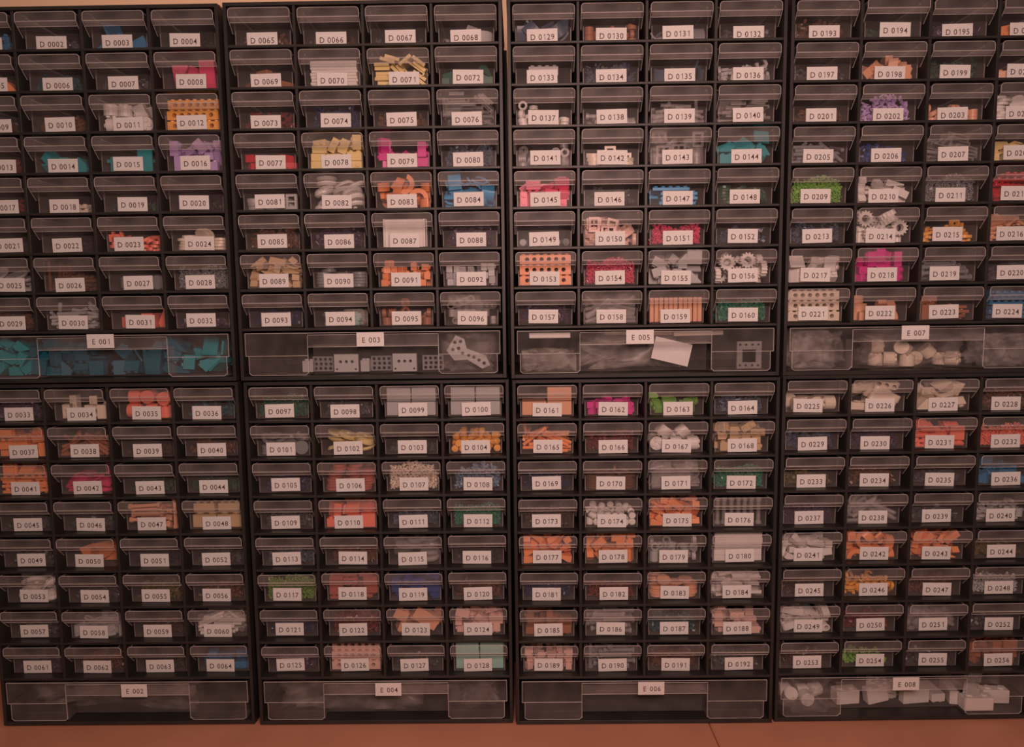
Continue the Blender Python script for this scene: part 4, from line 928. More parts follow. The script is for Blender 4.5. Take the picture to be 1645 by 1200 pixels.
92: [-231,73,35,71,-71,-2,2,-144,69,35,70,-70,13,-13,116,49,35,50,50,50,-50,112,154,35,70,-70,-10,10,237,47,49,0,77,64,0,241,146,35,1,-1,71,-71,-236,62,106,56,43,-56,43,-152,103,106,56,-43,56,43,-124,193,106,0,-71,0,-71,28,50,35,46,-46,54,-54,-23,184,106,63,-32,-63,-32,142,36,106,71,0,-71,0,165,225,35,64,29,64,-29,227,54,133,50,-50,50,50,-240,62,177,2,2,-71,-71,-65,43,54,14,71,68,-7,-101,203,177,50,-50,-50,-50,19,47,106,1,-71,1,71,-18,191,177,11,-11,70,-70,-21,300,177,52,52,48,48,144,36,191,0,-70,-71,0,123,130,177,67,-22,67,22,228,70,204,50,50,50,50,-164,82,178,45,55,-45,55],
101: [-195,83,16,61,0,0,79,-37,100,16,0,-2,-100,0,195,16,79,55,55,-45,45,-195,93,49,0,-34,-94,0,65,92,41,17,-38,-91,3,-199,97,82,0,-100,10,0,-9,78,111,20,-77,-61,-3,148,111,97,16,-87,46,5,-210,103,164,38,-21,-90,-5,-41,80,176,2,-85,-48,-21,-61,171,98,18,-30,87,34,199,80,163,95,-11,-3,-29,-124,80,121,68,-14,36,-62,52,78,134,98,18,8,8,5,262,148,20,97,8,-12,169,112,190,42,-5,10,90,101,259,145,20,68,21,68,-139,81,202,9,-100,0,-1,-176,259,181,100,0,0,3],
110: [-197,92,57,71,0,0,71,-141,233,110,29,50,79,19,33,87,29,39,92,1,0,197,57,80,50,-50,-50,-50,-189,57,192,47,47,52,-53,-194,214,178,3,71,-71,-3,6,147,163,38,-93,0,-1,-9,275,231,46,-74,40,27,188,112,230,0,71,62,34,173,198,148,6,73,-56,-38],
123: [-103,125,24,18,79,-57,-13,28,172,70,26,34,-88,-21,108,69,180,62,-62,-34,-34,254,225,196,37,-60,60,-38,-175,153,225,0,23,1,97],
131: [-161,98,14,57,18,-24,-76,-31,102,65,73,42,29,-45,206,62,80,71,70,0,0,-93,218,102,87,36,22,24,-186,240,101,8,-70,70,-8,46,99,74,11,-47,-20,-85,144,326,93,28,55,36,-70,168,184,71,2,22,-32,-92],
137: [-219,57,20,0,96,-28,0,-115,57,20,100,0,0,3,2,22,49,30,-32,-63,-64,101,51,49,43,-14,69,-56,225,72,20,0,-91,-42,0,-227,58,61,20,0,0,-98,-237,170,148,8,67,-23,70,-111,50,61,59,0,0,-80,-107,155,148,46,19,-68,-53,-5,71,49,39,49,51,-59,-5,155,61,0,56,-83,0,42,301,134,65,40,36,-54,140,141,49,26,-26,-66,66,114,289,148,36,59,-39,-61,228,51,61,0,53,85,0,226,280,119,76,0,0,-65,-231,57,131,45,64,30,55,-220,169,246,52,-58,-41,-47,-153,55,102,26,0,0,97,-106,155,217,0,91,-41,0],
141: [-227,50,20,17,0,0,99,-92,59,20,0,-93,-37,0,20,71,20,0,-81,-58,0,120,50,49,67,23,-67,-23,113,150,20,0,41,-91,0,234,55,49,6,59,-40,-70,220,165,20,0,94,-33,0,-150,85,78,47,40,75,23,-76,50,61,0,11,-99,0,23,52,61,0,11,-99,0,18,198,132,29,-20,-49,80,118,106,132,39,59,39,59,131,151,61,0,61,79,0,226,58,148,69,-68,-18,-14,227,177,61,0,-68,-74,0,-215,82,90,66,-23,-67,24,-219,150,189,6,-36,61,-70,-60,81,102,55,0,0,-84,-117,212,131,19,-65,28,-68,34,50,102,0,-36,-94,0,-13,306,172,68,70,13,-19,126,27,147,75,-66,-1,1,124,187,135,33,-53,-66,-41,215,61,217,0,-8,100,0,222,189,102,51,0,0,86,-257,78,90,50,-50,-50,50],
145: [-59,190,80,62,-35,62,35,18,85,57,75,0,0,-66,33,272,80,34,62,34,-62,172,96,40,4,-4,-71,71,-108,84,80,60,-38,60,38,-113,249,181,26,-71,-52,40,57,86,153,69,-68,-13,20,36,287,218,0,100,0,0,197,202,121,71,-71,0,0,-224,57,80,50,50,-50,50,-219,187,80,71,2,-71,2,60,177,209,90,40,-18,6,220,86,162,30,64,30,64,199,298,275,2,-71,2,71,-120,48,218,0,-100,1,0,-190,283,238,21,-21,68,68,193,67,253,0,0,-42,-91],
150: [257,92,60,50,50,-50,-50,-217,109,65,22,-67,67,22,-73,106,20,2,0,0,-100,129,113,20,0,17,98,0,217,259,61,71,0,0,-71,-150,60,79,0,0,-32,95,-251,226,218,29,64,-29,-64,20,85,61,0,69,-72,0,31,217,102,0,70,-72,0,171,60,102,0,-96,0,-29,177,276,124,0,0,20,-98,-217,76,143,22,-67,-67,-22,-29,20,148,2,-2,-71,-71,-25,129,168,14,-12,-87,-46,158,166,166,28,-4,94,17,215,206,170,70,-5,-33,63,-180,20,222,50,50,-50,50,-180,61,233,0,0,-71,-71,15,61,205,44,44,56,-56,47,162,244,70,29,-7,65,145,63,162,94,20,-29,6,61,255,196,69,31,-6,-65,-94,177,259,88,-35,-17,26,-86,189,152,69,37,-8,61],
162: [-208,63,35,60,-37,60,37,-110,58,35,40,-58,-40,-58,-6,54,35,71,-71,5,-5,-17,158,35,71,-71,4,-4,112,49,36,0,0,71,71,201,55,35,50,-50,-50,-50,229,196,36,50,50,-50,-50,-141,51,106,71,-71,2,-2,-176,136,106,70,-13,70,13,-70,53,106,2,-2,-71,71,-96,172,106,43,56,-43,56,-123,272,106,7,-70,7,70,14,37,106,71,2,71,-2,-21,170,106,55,44,55,-44,-9,296,133,37,37,60,60,62,127,64,67,49,8,-55,101,303,106,51,51,-49,-49,197,36,106,50,-50,50,-50,157,132,72,64,-2,-58,50,199,280,120,93,0,0,-38,-241,51,106,49,-51,49,51],
168: [-147,40,57,0,0,0,-100,-203,217,40,50,50,50,50,20,88,57,0,-87,-50,0,-34,251,40,71,-71,2,-2,199,101,40,48,-48,52,-52,194,275,40,71,71,4,4,-194,109,142,43,-57,41,-56,-197,283,121,71,-71,0,0,52,80,154,50,50,-50,-50,166,80,121,50,50,-50,-50,-199,95,249,7,45,88,-14,-197,300,219,0,100,0,0,-64,40,194,71,0,71,0,-34,300,220,0,100,0,2,197,57,202,71,71,0,0,220,230,200,62,-34,-62,34,-60,166,189,32,80,-44,26,88,57,271,20,20,68,-68,84,186,228,93,26,-25,-7],
175: [237,97,14,20,98,0,0,-187,41,35,71,0,0,71,-140,40,47,27,66,-66,-27,156,98,14,20,98,0,0,-4,87,40,29,-65,-29,-65,102,159,40,14,69,-14,69,-185,118,40,50,-50,50,50,153,40,95,14,69,-69,-14,232,78,131,8,-1,-98,18,-34,40,116,71,0,0,-71,-181,129,107,4,71,-69,-17,177,119,265,21,72,66,4,-186,40,151,25,66,-66,-25,-54,77,145,48,85,-10,17,-191,112,197,50,37,-79,-4,-117,110,231,16,-52,-83,-10,94,127,163,5,-72,63,30,-192,294,252,22,62,61,44,145,94,182,3,-98,-1,20,14,24,237,70,54,-43,14,45,184,221,18,17,-97,1,-123,93,279,3,100,-1,-9,236,96,217,12,99,0,-1,-138,232,229,42,65,62,-10,175,258,241,49,61,-56,27,183,210,269,30,-65,-60,-36,2,153,251,51,24,66,51],
183: [-189,81,16,89,0,0,-46,-27,81,16,58,0,0,82,181,90,16,0,48,-88,0,-198,80,49,79,0,0,62,28,83,49,0,-50,-86,0,197,80,49,100,0,0,6,149,261,49,65,0,0,-76,-196,94,82,95,0,0,31,-31,101,82,0,77,64,0,197,93,82,0,57,82,0,-199,79,115,0,96,-29,0,-172,173,142,15,76,-62,12,-11,86,115,29,0,0,96,-50,260,146,60,16,15,77,198,79,115,77,0,0,-64,-109,75,180,87,23,15,-41,-198,262,142,48,-9,-16,-86,42,112,148,56,0,0,83,143,102,181,17,0,0,-98,197,80,148,0,35,-94,0,-197,198,203,73,-14,13,66,-197,280,209,34,65,61,-28],
188: [-148,109,40,70,-70,-12,12,-1,58,80,50,-50,50,50,36,251,40,71,-71,3,-3,220,81,40,50,50,50,50,194,207,57,0,100,-4,0,-220,41,161,0,-71,0,71,-221,260,201,50,-50,-50,50,2,57,201,0,0,-71,71,32,206,138,0,-92,-38,0,83,91,57,69,0,0,-72,198,280,187,10,69,-9,-71,-186,105,272,62,34,-62,-34,-81,293,150,1,56,2,83],
198: [-121,173,40,40,40,58,58,36,125,40,2,-2,71,-71,197,160,40,0,0,71,-71,-211,98,103,39,-59,69,-14,80,62,159,67,22,70,-14,79,251,154,4,4,71,71,197,44,80,3,71,-3,71,221,260,201,50,-50,-50,50,-112,55,124,28,87,12,-38,-37,151,167,0,-32,-52,-79,89,255,252,0,-75,-66,0],
205: [-23,19,19,14,69,14,69,-117,57,19,39,-59,39,-59,112,95,19,39,59,39,59,19,19,57,39,-59,39,-59,-94,19,133,69,14,69,14,-111,19,95,39,-59,39,-59,141,321,157,24,75,50,36,151,55,123,22,88,24,34,-117,19,171,39,-59,39,-59,258,160,175,53,68,-40,31,-140,291,175,68,-36,26,-59,-116,83,84,59,-36,58,-42,-67,57,118,62,-37,55,-42,-60,57,57,69,14,69,14,116,197,69,39,65,39,52,-4,119,103,29,66,16,68,116,136,126,28,-62,35,-64],
212: [-11,109,65,0,0,-31,95,-47,68,98,0,0,31,-95,-63,136,179,15,0,-2,-99,-67,109,230,7,0,2,100,75,270,214,0,0,30,95,73,90,281,100,-2,0,2],
217: [-187,94,80,52,48,52,-48,-9,147,29,5,13,-91,-38,178,112,98,5,-3,-47,88,190,246,80,64,31,64,-31,-197,94,194,0,0,90,44,16,84,156,42,65,-62,14,101,215,188,24,71,-60,-28,191,42,197,63,33,67,-20,195,227,217,2,71,71,2],
222: [-170,201,45,67,0,0,-74,162,110,56,50,50,50,50,-170,216,136,42,0,0,91,141,285,106,71,-3,71,-3,-190,243,227,21,0,0,98,-113,56,45,0,0,-100,0,232,250,91,12,-70,12,-70,63,111,55,46,-51,-49,54],
226: [-17,219,40,0,0,0,100,-124,79,40,99,0,0,-17,69,43,106,1,22,0,98,116,41,174,0,22,-1,98,112,155,116,80,-58,8,-6,117,300,40,100,0,0,0,117,299,121,100,0,0,0,-99,292,187,3,14,0,-99,60,132,197,99,15,-2,-1,-127,97,262,21,5,14,-97,127,130,284,21,25,55,76],
238: [2,57,19,69,14,69,14,121,107,79,45,-69,31,-47,-113,19,19,59,-39,59,-39,123,75,55,4,-74,-23,-64,-95,19,155,50,35,24,75,-23,97,181,87,-7,46,15,131,19,112,48,17,86,10,121,41,81,43,41,73,34,139,321,177,25,75,50,37,-144,263,204,24,39,15,88,-140,283,166,10,-43,4,-90,-156,244,132,21,-35,8,-91,131,86,143,10,78,-23,58,121,73,104,14,77,29,55,-143,179,160,89,20,41,6,133,128,146,47,72,39,33,118,240,63,77,-24,56,-21,-175,125,185,81,-48,16,-29,102,108,43,3,-71,-26,-65,-104,159,134,59,29,62,42,-72,62,182,11,-50,0,-86,-78,277,114,63,30,33,64,-98,82,48,20,-76,9,-61,41,217,164,74,-19,64,-12,109,131,107,22,-74,4,-63,-115,117,127,72,-23,64,-12,21,253,150,79,-10,61,4,56,124,72,55,20,71,40],
243: [-59,47,14,14,69,69,14,135,40,14,14,69,-69,-14,-178,137,28,0,-68,69,26,237,93,37,32,95,0,0,-209,99,81,2,-97,-21,10,-84,98,74,7,98,6,20,-231,91,158,0,-10,0,-100,129,81,75,4,-17,-96,22,33,97,99,19,98,-2,8,-61,160,174,21,7,4,-98,-123,103,134,9,96,16,19,107,113,159,29,87,1,40,-97,43,208,29,65,66,25,212,92,134,70,-10,62,-35,23,152,195,75,-15,63,14,-135,217,232,33,34,83,29,-116,106,227,72,46,39,-35,179,296,209,16,70,69,8,-256,227,241,11,77,16,-61,130,214,208,4,-72,69,5,-38,195,269,70,36,56,-25,-194,245,307,97,-8,24,2,187,104,206,12,70,70,-12,-146,69,257,16,40,75,50,61,166,255,9,53,82,20,179,128,273,79,-14,-10,-58,180,35,239,33,-33,-62,-62],
256: [-193,113,40,35,-35,-61,61,32,82,57,0,-36,-93,0,22,236,57,92,0,0,-39,220,107,40,50,50,50,50,-190,82,121,68,68,-19,-19,51,40,194,0,-71,0,-71,32,195,154,37,37,60,60,196,43,138,1,0,0,100,-75,147,154,20,-80,34,-45,36,131,300,0,0,-44,-90,62,202,235,0,0,-71,71,-199,127,202,57,58,41,41,197,41,252,100,0,0,0,-134,168,288,71,-70,-7,3,204,164,235,49,-49,51,-51],
1008: [-576,183,57,0,-99,-11,0,-221,98,80,71,-71,-4,4,241,164,80,46,-46,54,-54,506,176,57,0,88,47,0,-570,185,171,98,0,0,-21,-266,308,57,100,0,0,4,30,199,57,0,74,-68,0,645,343,268,46,46,54,-54],
11: [-195,90,79,25,69,-16,-66,-11,98,79,62,-54,46,-35,-61,266,79,45,45,55,-55,199,78,79,62,62,33,-33,-199,86,227,0,-100,-10,0,-198,253,227,77,0,0,64,-41,83,227,77,0,0,64,29,260,198,61,28,25,69,123,83,219,9,83,-6,-55,199,245,227,0,-29,-96,0],
18: [-11,166,25,100,0,0,-1,-17,183,75,100,0,0,-7],
26: [82,210,19,59,69,14,39,30,209,19,39,-69,14,59,4,19,19,59,39,59,39,259,162,19,14,-14,69,69,39,19,57,69,-14,69,-14,-258,275,161,83,1,-1,56,257,158,117,52,77,-32,21,117,19,100,70,14,68,14,-259,19,160,0,98,-20,0,-216,292,158,24,11,-12,-96,-126,61,140,56,50,25,61,10,19,135,60,39,58,40,106,58,70,1,58,1,81,122,94,105,44,36,73,39,92,106,78,58,2,78,23,-87,80,39,1,63,21,75,-253,191,159,97,-13,-3,-19,-175,291,158,62,5,-16,-76,-99,83,104,76,-31,49,-29,-126,138,110,73,-34,41,-44,21,129,92,81,-10,55,-16,-124,111,77,75,11,55,35,-128,230,105,74,30,41,45],
34: [-225,108,80,55,44,55,-44,-167,230,40,25,25,66,66,86,44,80,1,71,-1,71,190,159,86,43,-9,90,4,-51,89,40,70,70,-5,-5,-234,280,161,50,48,-50,52,203,49,80,70,6,-70,6,36,188,161,59,39,59,-39],
41: [-181,83,25,100,0,0,-1,-2,130,25,0,-71,-71,0,181,86,25,0,-71,70,0,-184,82,75,0,-71,-70,0,-1,25,80,0,0,71,71,3,145,75,72,0,0,-69,197,83,75,0,-100,0,0,-174,80,125,0,0,-100,0,-10,130,125,0,100,0,0,172,86,125,71,0,0,-70,-194,81,175,0,0,0,100,31,94,181,71,-3,-3,-70,197,83,185,0,0,-8,100,-191,126,253,98,20,0,0,33,156,265,0,0,26,-97,194,83,236,6,-70,70,6,-170,25,280,71,71,0,0,-132,211,310,0,0,-26,-96,17,71,274,0,0,92,40,193,256,275,0,70,72,0],
53: [-164,229,32,8,-99,1,7,-115,110,63,93,13,4,33,-59,113,110,50,12,6,86,164,97,81,56,15,-21,79,-18,93,202,5,-20,93,-30,202,117,201,38,-25,88,-6,-159,225,135,18,26,93,-21,108,114,185,89,14,-36,-23,-159,235,201,31,61,70,-20,60,224,209,28,40,87,-12,-167,258,254,50,-27,24,78],
68: [-57,115,79,48,-47,-73,-9,62,64,100,19,36,-81,-42,125,68,70,11,70,-11,70,-80,74,75,53,53,-8,65,-178,169,59,82,53,9,17,207,73,70,54,46,54,-46],
76: [-139,181,18,28,0,0,-96,144,170,18,64,0,0,-77,-111,147,54,0,-97,-25,0,126,206,54,87,0,0,50,-115,247,90,0,-74,67,0,91,148,90,94,0,0,-34,-149,260,125,0,-71,71,0,138,213,125,0,-78,63,0,-196,155,156,99,11,0,0,129,197,161,0,-20,-98,0,-161,148,191,0,0,-99,-11,151,256,197,71,0,0,70,-161,122,222,11,-99,0,0,40,259,233,0,-71,71,0,-260,180,262,8,-70,-8,70,0,121,257,0,0,-99,-11,-161,121,258,99,11,0,0,40,94,197,71,0,0,71,168,125,281,35,3,-94,1,164,81,235,25,-66,-66,24,-106,82,286,70,8,8,-70,-122,126,341,0,1,-100,2,205,189,294,94,-2,35,-1],
81: [-182,82,20,0,1,-100,0,-25,100,20,0,-81,58,0,15,229,56,12,85,-47,21,217,20,80,50,-50,-50,-50,-180,61,61,100,0,0,0,-10,62,61,100,0,0,1,162,132,42,6,-55,-83,-10,-213,106,102,0,-72,-69,0,-104,239,123,91,-7,-11,-38,-51,99,105,94,-5,-2,-33,141,130,100,12,-21,-96,-13],
89: [100,190,40,35,61,35,-61,-237,97,14,20,98,0,0,237,90,35,0,0,0,-100,-150,94,40,4,-71,-4,-71,87,45,36,71,0,0,71,-48,97,32,14,98,-2,16,109,40,59,28,65,-65,-28,-156,90,116,0,0,0,100,-18,129,97,14,68,-70,-14,192,105,89,14,97,18,-3,-65,45,135,0,69,72,-12,181,252,104,83,-33,-16,-41,-237,93,68,38,92,0,0,65,172,144,6,-19,4,-98,152,243,131,15,-4,99,-5,-237,127,105,56,83,0,0,236,193,150,10,99,-2,6,-115,229,173,46,-17,-80,-33,180,42,166,13,69,-70,-15,8,101,193,12,60,1,-79,141,135,199,15,72,-67,0,-155,97,206,14,97,-3,18,235,172,245,99,-10,11,3,-186,76,255,36,62,68,15,93,222,249,43,-7,34,83,25,65,280,51,-60,-48,-39,-180,166,255,67,-24,0,71,-40,127,243,70,-69,16,13,153,141,274,20,90,16,-36],
94: [-9,172,25,100,0,0,-6,-1,188,75,100,0,0,-7,-34,159,125,22,0,0,-97],
102: [-48,115,47,13,-8,-3,99,168,178,32,10,-8,99,3,-171,193,63,57,9,-14,-80,43,150,104,42,8,3,90,-165,223,124,5,70,-71,-2,161,117,119,0,-95,24,19,-171,225,185,7,81,-56,-13,173,113,175,92,-2,19,-34,-31,164,196,14,-18,6,-97],
115: [-54,114,28,63,0,0,77,-161,225,56,3,100,0,3,156,110,65,98,10,0,17,-163,227,112,51,-4,1,86,162,114,125,100,0,2,0,-124,114,161,2,-98,-17,11,164,236,155,80,-15,13,56,-27,114,196,1,-11,0,-99,163,226,223,4,-34,94,-1,-163,253,206,84,-28,-17,-44,18,114,266,64,3,-2,-77],
124: [-220,114,40,50,-50,-50,50,-175,300,57,0,0,0,-100,27,92,40,50,50,-50,-50,205,81,57,0,-70,71,0,-237,80,138,0,-71,-71,0,-161,238,147,38,-31,68,-55,124,84,57,71,0,0,70,60,244,165,56,8,-2,82,197,40,171,0,0,0,-100,-186,40,250,99,0,13,0,-233,253,247,70,9,1,-71,-77,81,80,23,-23,67,67,-75,174,174,36,85,36,12,199,176,193,67,-24,-70,-13,-88,298,254,7,0,-100,1,30,57,159,22,-22,-67,-67,151,95,258,79,53,-29,-7,140,300,275,0,71,0,-71,-20,146,252,30,-5,-92,-24],
133: [4,173,57,8,0,0,100,3,159,171,0,0,0,-100],
138: [9,32,32,14,69,14,69,-86,32,96,69,14,69,14,96,96,32,39,59,39,59,-68,192,32,64,-48,52,-30,-9,151,66,17,-76,9,-63,94,213,94,40,-66,37,-52,94,122,97,32,60,47,57],
142: [-180,80,20,71,0,0,-71,-24,60,20,100,0,0,0,177,108,20,18,0,0,98,189,218,80,48,52,48,-52,-173,61,61,100,0,0,0,-7,27,121,51,49,-51,49,-22,124,81,37,60,60,-37,157,80,61,0,-99,-14,0,177,309,80,46,54,46,-54,-183,61,102,0,0,100,0,-158,320,118,71,71,0,0,31,199,60,71,-71,0,0],
147: [4,97,25,100,0,0,2,22,80,75,100,0,0,0,48,254,43,99,-12,0,2,21,86,125,1,0,0,-100,-74,261,91,0,0,12,99,-65,82,175,100,0,0,0,-77,261,143,99,-12,0,0],
155: [-85,148,57,15,0,0,99,-99,283,80,50,50,50,-50,46,97,80,12,70,-12,70,38,240,80,71,-2,-71,-2,179,82,29,28,66,-65,-27,192,245,57,1,100,1,0,-183,81,125,0,99,0,16,-206,244,80,7,70,-7,70,57,80,241,50,-50,-50,50,-114,246,241,23,-23,67,-67,195,127,154,1,-1,-92,-39,181,242,194,66,26,-66,27,-188,81,214,17,69,-69,-17,-2,239,246,2,94,12,-32,196,57,286,71,-71,1,1,195,131,300,1,-1,-100,-4],
163: [-200,125,72,56,-29,-64,43,-168,270,40,70,70,6,6,-19,179,40,50,-50,50,-50,-24,300,80,0,71,0,71,135,120,40,19,-19,-68,68,172,284,57,0,-99,11,0,-72,62,115,52,85,3,-5,-220,251,153,37,-60,37,-60,193,127,121,64,64,30,30,-53,201,121,1,1,71,71],
170: [-185,80,16,0,83,-55,0,40,84,33,8,-78,61,-9,186,80,16,0,42,-91,0,-198,85,49,0,-65,76,0,-28,79,51,46,-10,-6,88,198,95,49,0,99,12,0,-199,80,82,29,0,0,96,-39,80,82,11,34,93,4,58,211,82,73,0,0,-68,194,89,82,0,87,50,0,132,233,117,96,-4,24,8,-198,79,115,48,0,0,-88,-39,80,116,1,-99,7,-12,48,215,178,51,-48,-38,61,173,80,115,0,66,75,0,202,259,113,9,96,-11,-23,-199,80,148,0,-100,-10,0,-39,80,150,13,12,-1,-98,-52,259,129,60,-28,-12,74,198,81,148,47,0,0,88,201,260,151,47,-24,6,-85,-131,116,181,0,100,-1,-1,-199,259,155,79,7,-20,-57],
177: [56,99,40,65,-28,65,28,-242,91,40,0,71,0,71,-117,58,35,69,0,0,72,180,300,14,14,69,69,14,178,40,52,6,-70,-70,6,-67,40,45,0,-71,-71,0,182,121,25,7,70,70,7,10,99,116,24,0,0,97,-110,164,121,20,68,20,-68,52,167,114,17,16,-97,-5,-183,40,128,5,-71,71,-5,232,168,83,9,-1,100,-4,-158,95,166,5,3,-83,55,176,115,150,62,16,-18,-74,140,240,87,50,14,85,3,168,230,162,29,30,-6,90,-237,94,207,6,-100,0,0,46,98,169,21,-39,87,22,213,98,251,7,24,-5,-97,142,91,271,81,-35,-33,33,-61,95,202,7,-99,-1,-13,-237,97,257,14,99,0,0,85,212,252,33,4,-25,91,69,77,253,3,80,-57,19,-237,204,301,99,-14,0,0,-156,228,272,100,-9,0,0,174,245,272,1,-57,-80,-19,-128,42,311,67,-18,30,-66,-40,129,296,65,15,-8,-74,181,147,295,25,64,71,-16],
184: [-138,131,18,62,0,0,78,134,134,18,0,85,-53,0,-197,209,54,0,0,100,0,197,126,54,100,0,0,0,-195,218,89,1,0,0,-100,111,217,89,0,81,59,0,-146,247,125,0,74,67,0,135,258,135,71,4,-5,71,-151,259,161,71,0,0,-71,184,149,157,5,0,-6,100,-40,92,102,35,-75,45,34,-197,219,197,0,0,-100,0,-183,211,233,100,0,0,0,115,134,244,20,4,-24,95,-139,260,268,71,0,0,-71,184,115,275,0,0,24,-97,-168,137,294,12,-98,-13,-2,22,115,274,24,-97,0,0],
189: [-230,47,49,96,0,0,27,-102,49,35,50,-50,50,50,-29,36,49,71,0,0,-71,132,36,49,0,0,0,-100,229,36,49,71,0,0,71,-220,59,133,50,-50,50,50,-235,279,106,42,57,42,-57,-114,36,106,71,0,-71,0,-124,281,106,69,69,-15,-15,53,36,49,0,71,-71,0,56,107,36,50,-50,50,-50,17,291,134,50,-50,50,50,144,99,105,61,-36,54,-46,143,196,106,72,69,10,7,97,287,106,56,-44,-56,-44,223,36,134,0,71,0,-71,225,228,106,70,-6,70,6,217,304,133,1,-71,1,71,-228,45,204,0,-71,0,-71,-228,192,177,71,0,71,0,-203,281,177,35,62,35,-62,-83,36,177,50,50,50,50,-167,113,54,12,59,-78,16,-106,270,191,15,0,0,-99,-41,135,35,50,50,-50,-50,23,206,106,0,71,0,-71,1,291,218,0,-99,13,0,37,131,106,71,0,71,0,130,200,177,72,69,9,6,105,290,177,13,70,13,-70,228,36,204,50,-50,-50,50,228,107,36,71,0,71,0,-99,115,111,24,4,97,1],
200: [-164,69,57,22,0,0,98,63,81,40,50,-50,-50,50,15,259,40,3,3,-71,-71,198,117,57,0,47,-88,0,180,269,80,71,0,-71,0],
207: [-197,195,18,0,100,0,0,82,260,45,70,-8,8,-70,-82,210,46,8,73,-68,-8,134,102,57,3,64,-76,-14,-152,165,100,19,11,2,98,153,82,86,14,-71,-69,2,-145,186,135,8,-66,-74,8,156,87,124,2,71,-69,-14,-132,95,169,9,-66,-75,8,154,83,161,14,-70,-70,2,11,203,162,62,0,78,0,144,238,131,51,-35,65,44,144,280,132,44,-64,-35,-51,156,229,230,8,70,-70,-8,-36,147,237,0,-29,0,96,156,258,267,8,70,-70,-8,-195,217,202,8,-2,-98,18,156,248,304,8,-70,-70,8],
214: [-170,152,31,0,-62,79,0,161,310,89,63,-63,-32,-32,-170,175,91,0,-82,57,0,-19,250,30,0,73,-68,0,-187,151,152,0,-9,100,0,-115,30,89,42,-42,-56,-56,-188,30,253,52,-52,48,48,178,146,31,0,-72,-69,0,184,189,92,0,-92,40,0,-32,209,152,52,6,46,72,188,226,187,69,15,-15,69,0,92,118,74,-5,47,48,188,245,265,6,-30,-93,-19,-247,151,272,70,-6,-70,6,23,310,202,32,32,-63,63,188,32,151,60,62,-36,36,92,92,234,17,79,56,18,89,100,301,25,8,97,-2],
218: [-162,86,40,17,-17,69,-69,13,91,57,0,-99,17,0,201,66,80,64,30,64,-30,201,244,40,56,56,43,43,-160,57,121,71,71,0,0,20,57,154,0,0,71,-71,200,86,241,44,-55,-44,-55,110,194,122,57,-57,-42,42,-118,40,242,0,71,0,-71,-4,41,275,0,-71,0,-71,187,252,202,71,-70,9,-3,-151,136,200,94,32,10,2,72,160,300,71,-68,-4,19,43,300,298,0,100,0,-5],
223: [-197,76,80,71,71,0,0,-27,117,72,66,26,26,-66,149,104,25,0,84,-55,0,89,258,83,2,-61,-2,-79,-180,25,80,50,-50,-50,-50,-18,64,90,66,26,-26,66,185,91,75,0,71,-70,0,-200,206,167,69,7,-23,-68,-98,188,156,44,10,-20,-87,-33,294,180,70,-70,12,-12,155,84,125,0,100,-3,0,198,258,119,69,7,19,70],
227: [-179,80,29,27,65,65,27,-3,80,29,27,65,-65,-27,195,88,39,31,95,-1,4,-219,112,175,67,23,67,22,206,112,205,39,-22,86,25,-76,169,154,70,71,-2,2,94,125,111,33,42,-85,-5,58,274,219,14,12,73,-65,46,98,248,4,59,71,39],
240: [-214,74,16,0,11,-99,0,-66,75,16,0,-85,-53,0,58,81,16,63,0,0,-77,196,89,16,91,0,0,-42,-186,66,49,72,0,0,-70,-75,72,49,15,0,0,-99,54,87,49,0,-13,-99,0,-56,278,82,78,0,0,63,6,71,82,59,0,0,-80,234,66,49,0,-70,71,0,-110,63,104,1,-40,89,23,13,67,115,0,-62,79,0,-135,295,98,6,97,-1,24,125,61,82,95,0,0,-31,234,65,82,0,-71,71,0,254,244,140,50,-47,-53,50,-210,66,118,24,-69,-67,-13,89,66,148,71,0,0,71,129,43,115,0,-100,-4,0,23,290,110,2,-99,-8,8,236,68,115,0,-69,-73,0,-156,46,141,9,-2,-97,-21,-12,53,159,6,-95,26,-18,193,91,148,0,-32,95,0,29,155,117,10,20,74,-63],
246: [-210,73,16,18,0,0,98,-53,86,16,0,24,97,0,152,41,43,70,70,-12,-12,176,113,43,69,69,17,17,-201,94,49,71,0,0,71,-79,73,49,0,-96,-27,0,59,17,41,2,2,-71,71,261,58,77,69,15,-69,-15,-102,65,82,69,0,0,-72,-47,172,100,80,-22,13,-54,147,142,95,12,96,26,5,100,324,61,56,-56,44,44,-212,43,82,100,0,0,0,-121,66,115,0,-72,70,0,173,166,129,13,69,71,-1,109,268,131,32,-63,-32,-63,228,84,117,35,57,-39,-63,261,234,76,50,50,-50,-50,-261,67,145,54,46,-54,-46,-184,177,115,0,-18,98,0,9,278,103,46,-12,22,85,71,98,117,4,-94,-13,-30,66,174,115,65,-71,-2,28,96,17,128,70,71,1,-1,-228,145,173,49,-51,49,-51,-183,54,140,22,-12,97,-3,-119,280,118,30,-68,64,18,4,69,140,65,48,13,57,-25,70,117,63,49,12,59],
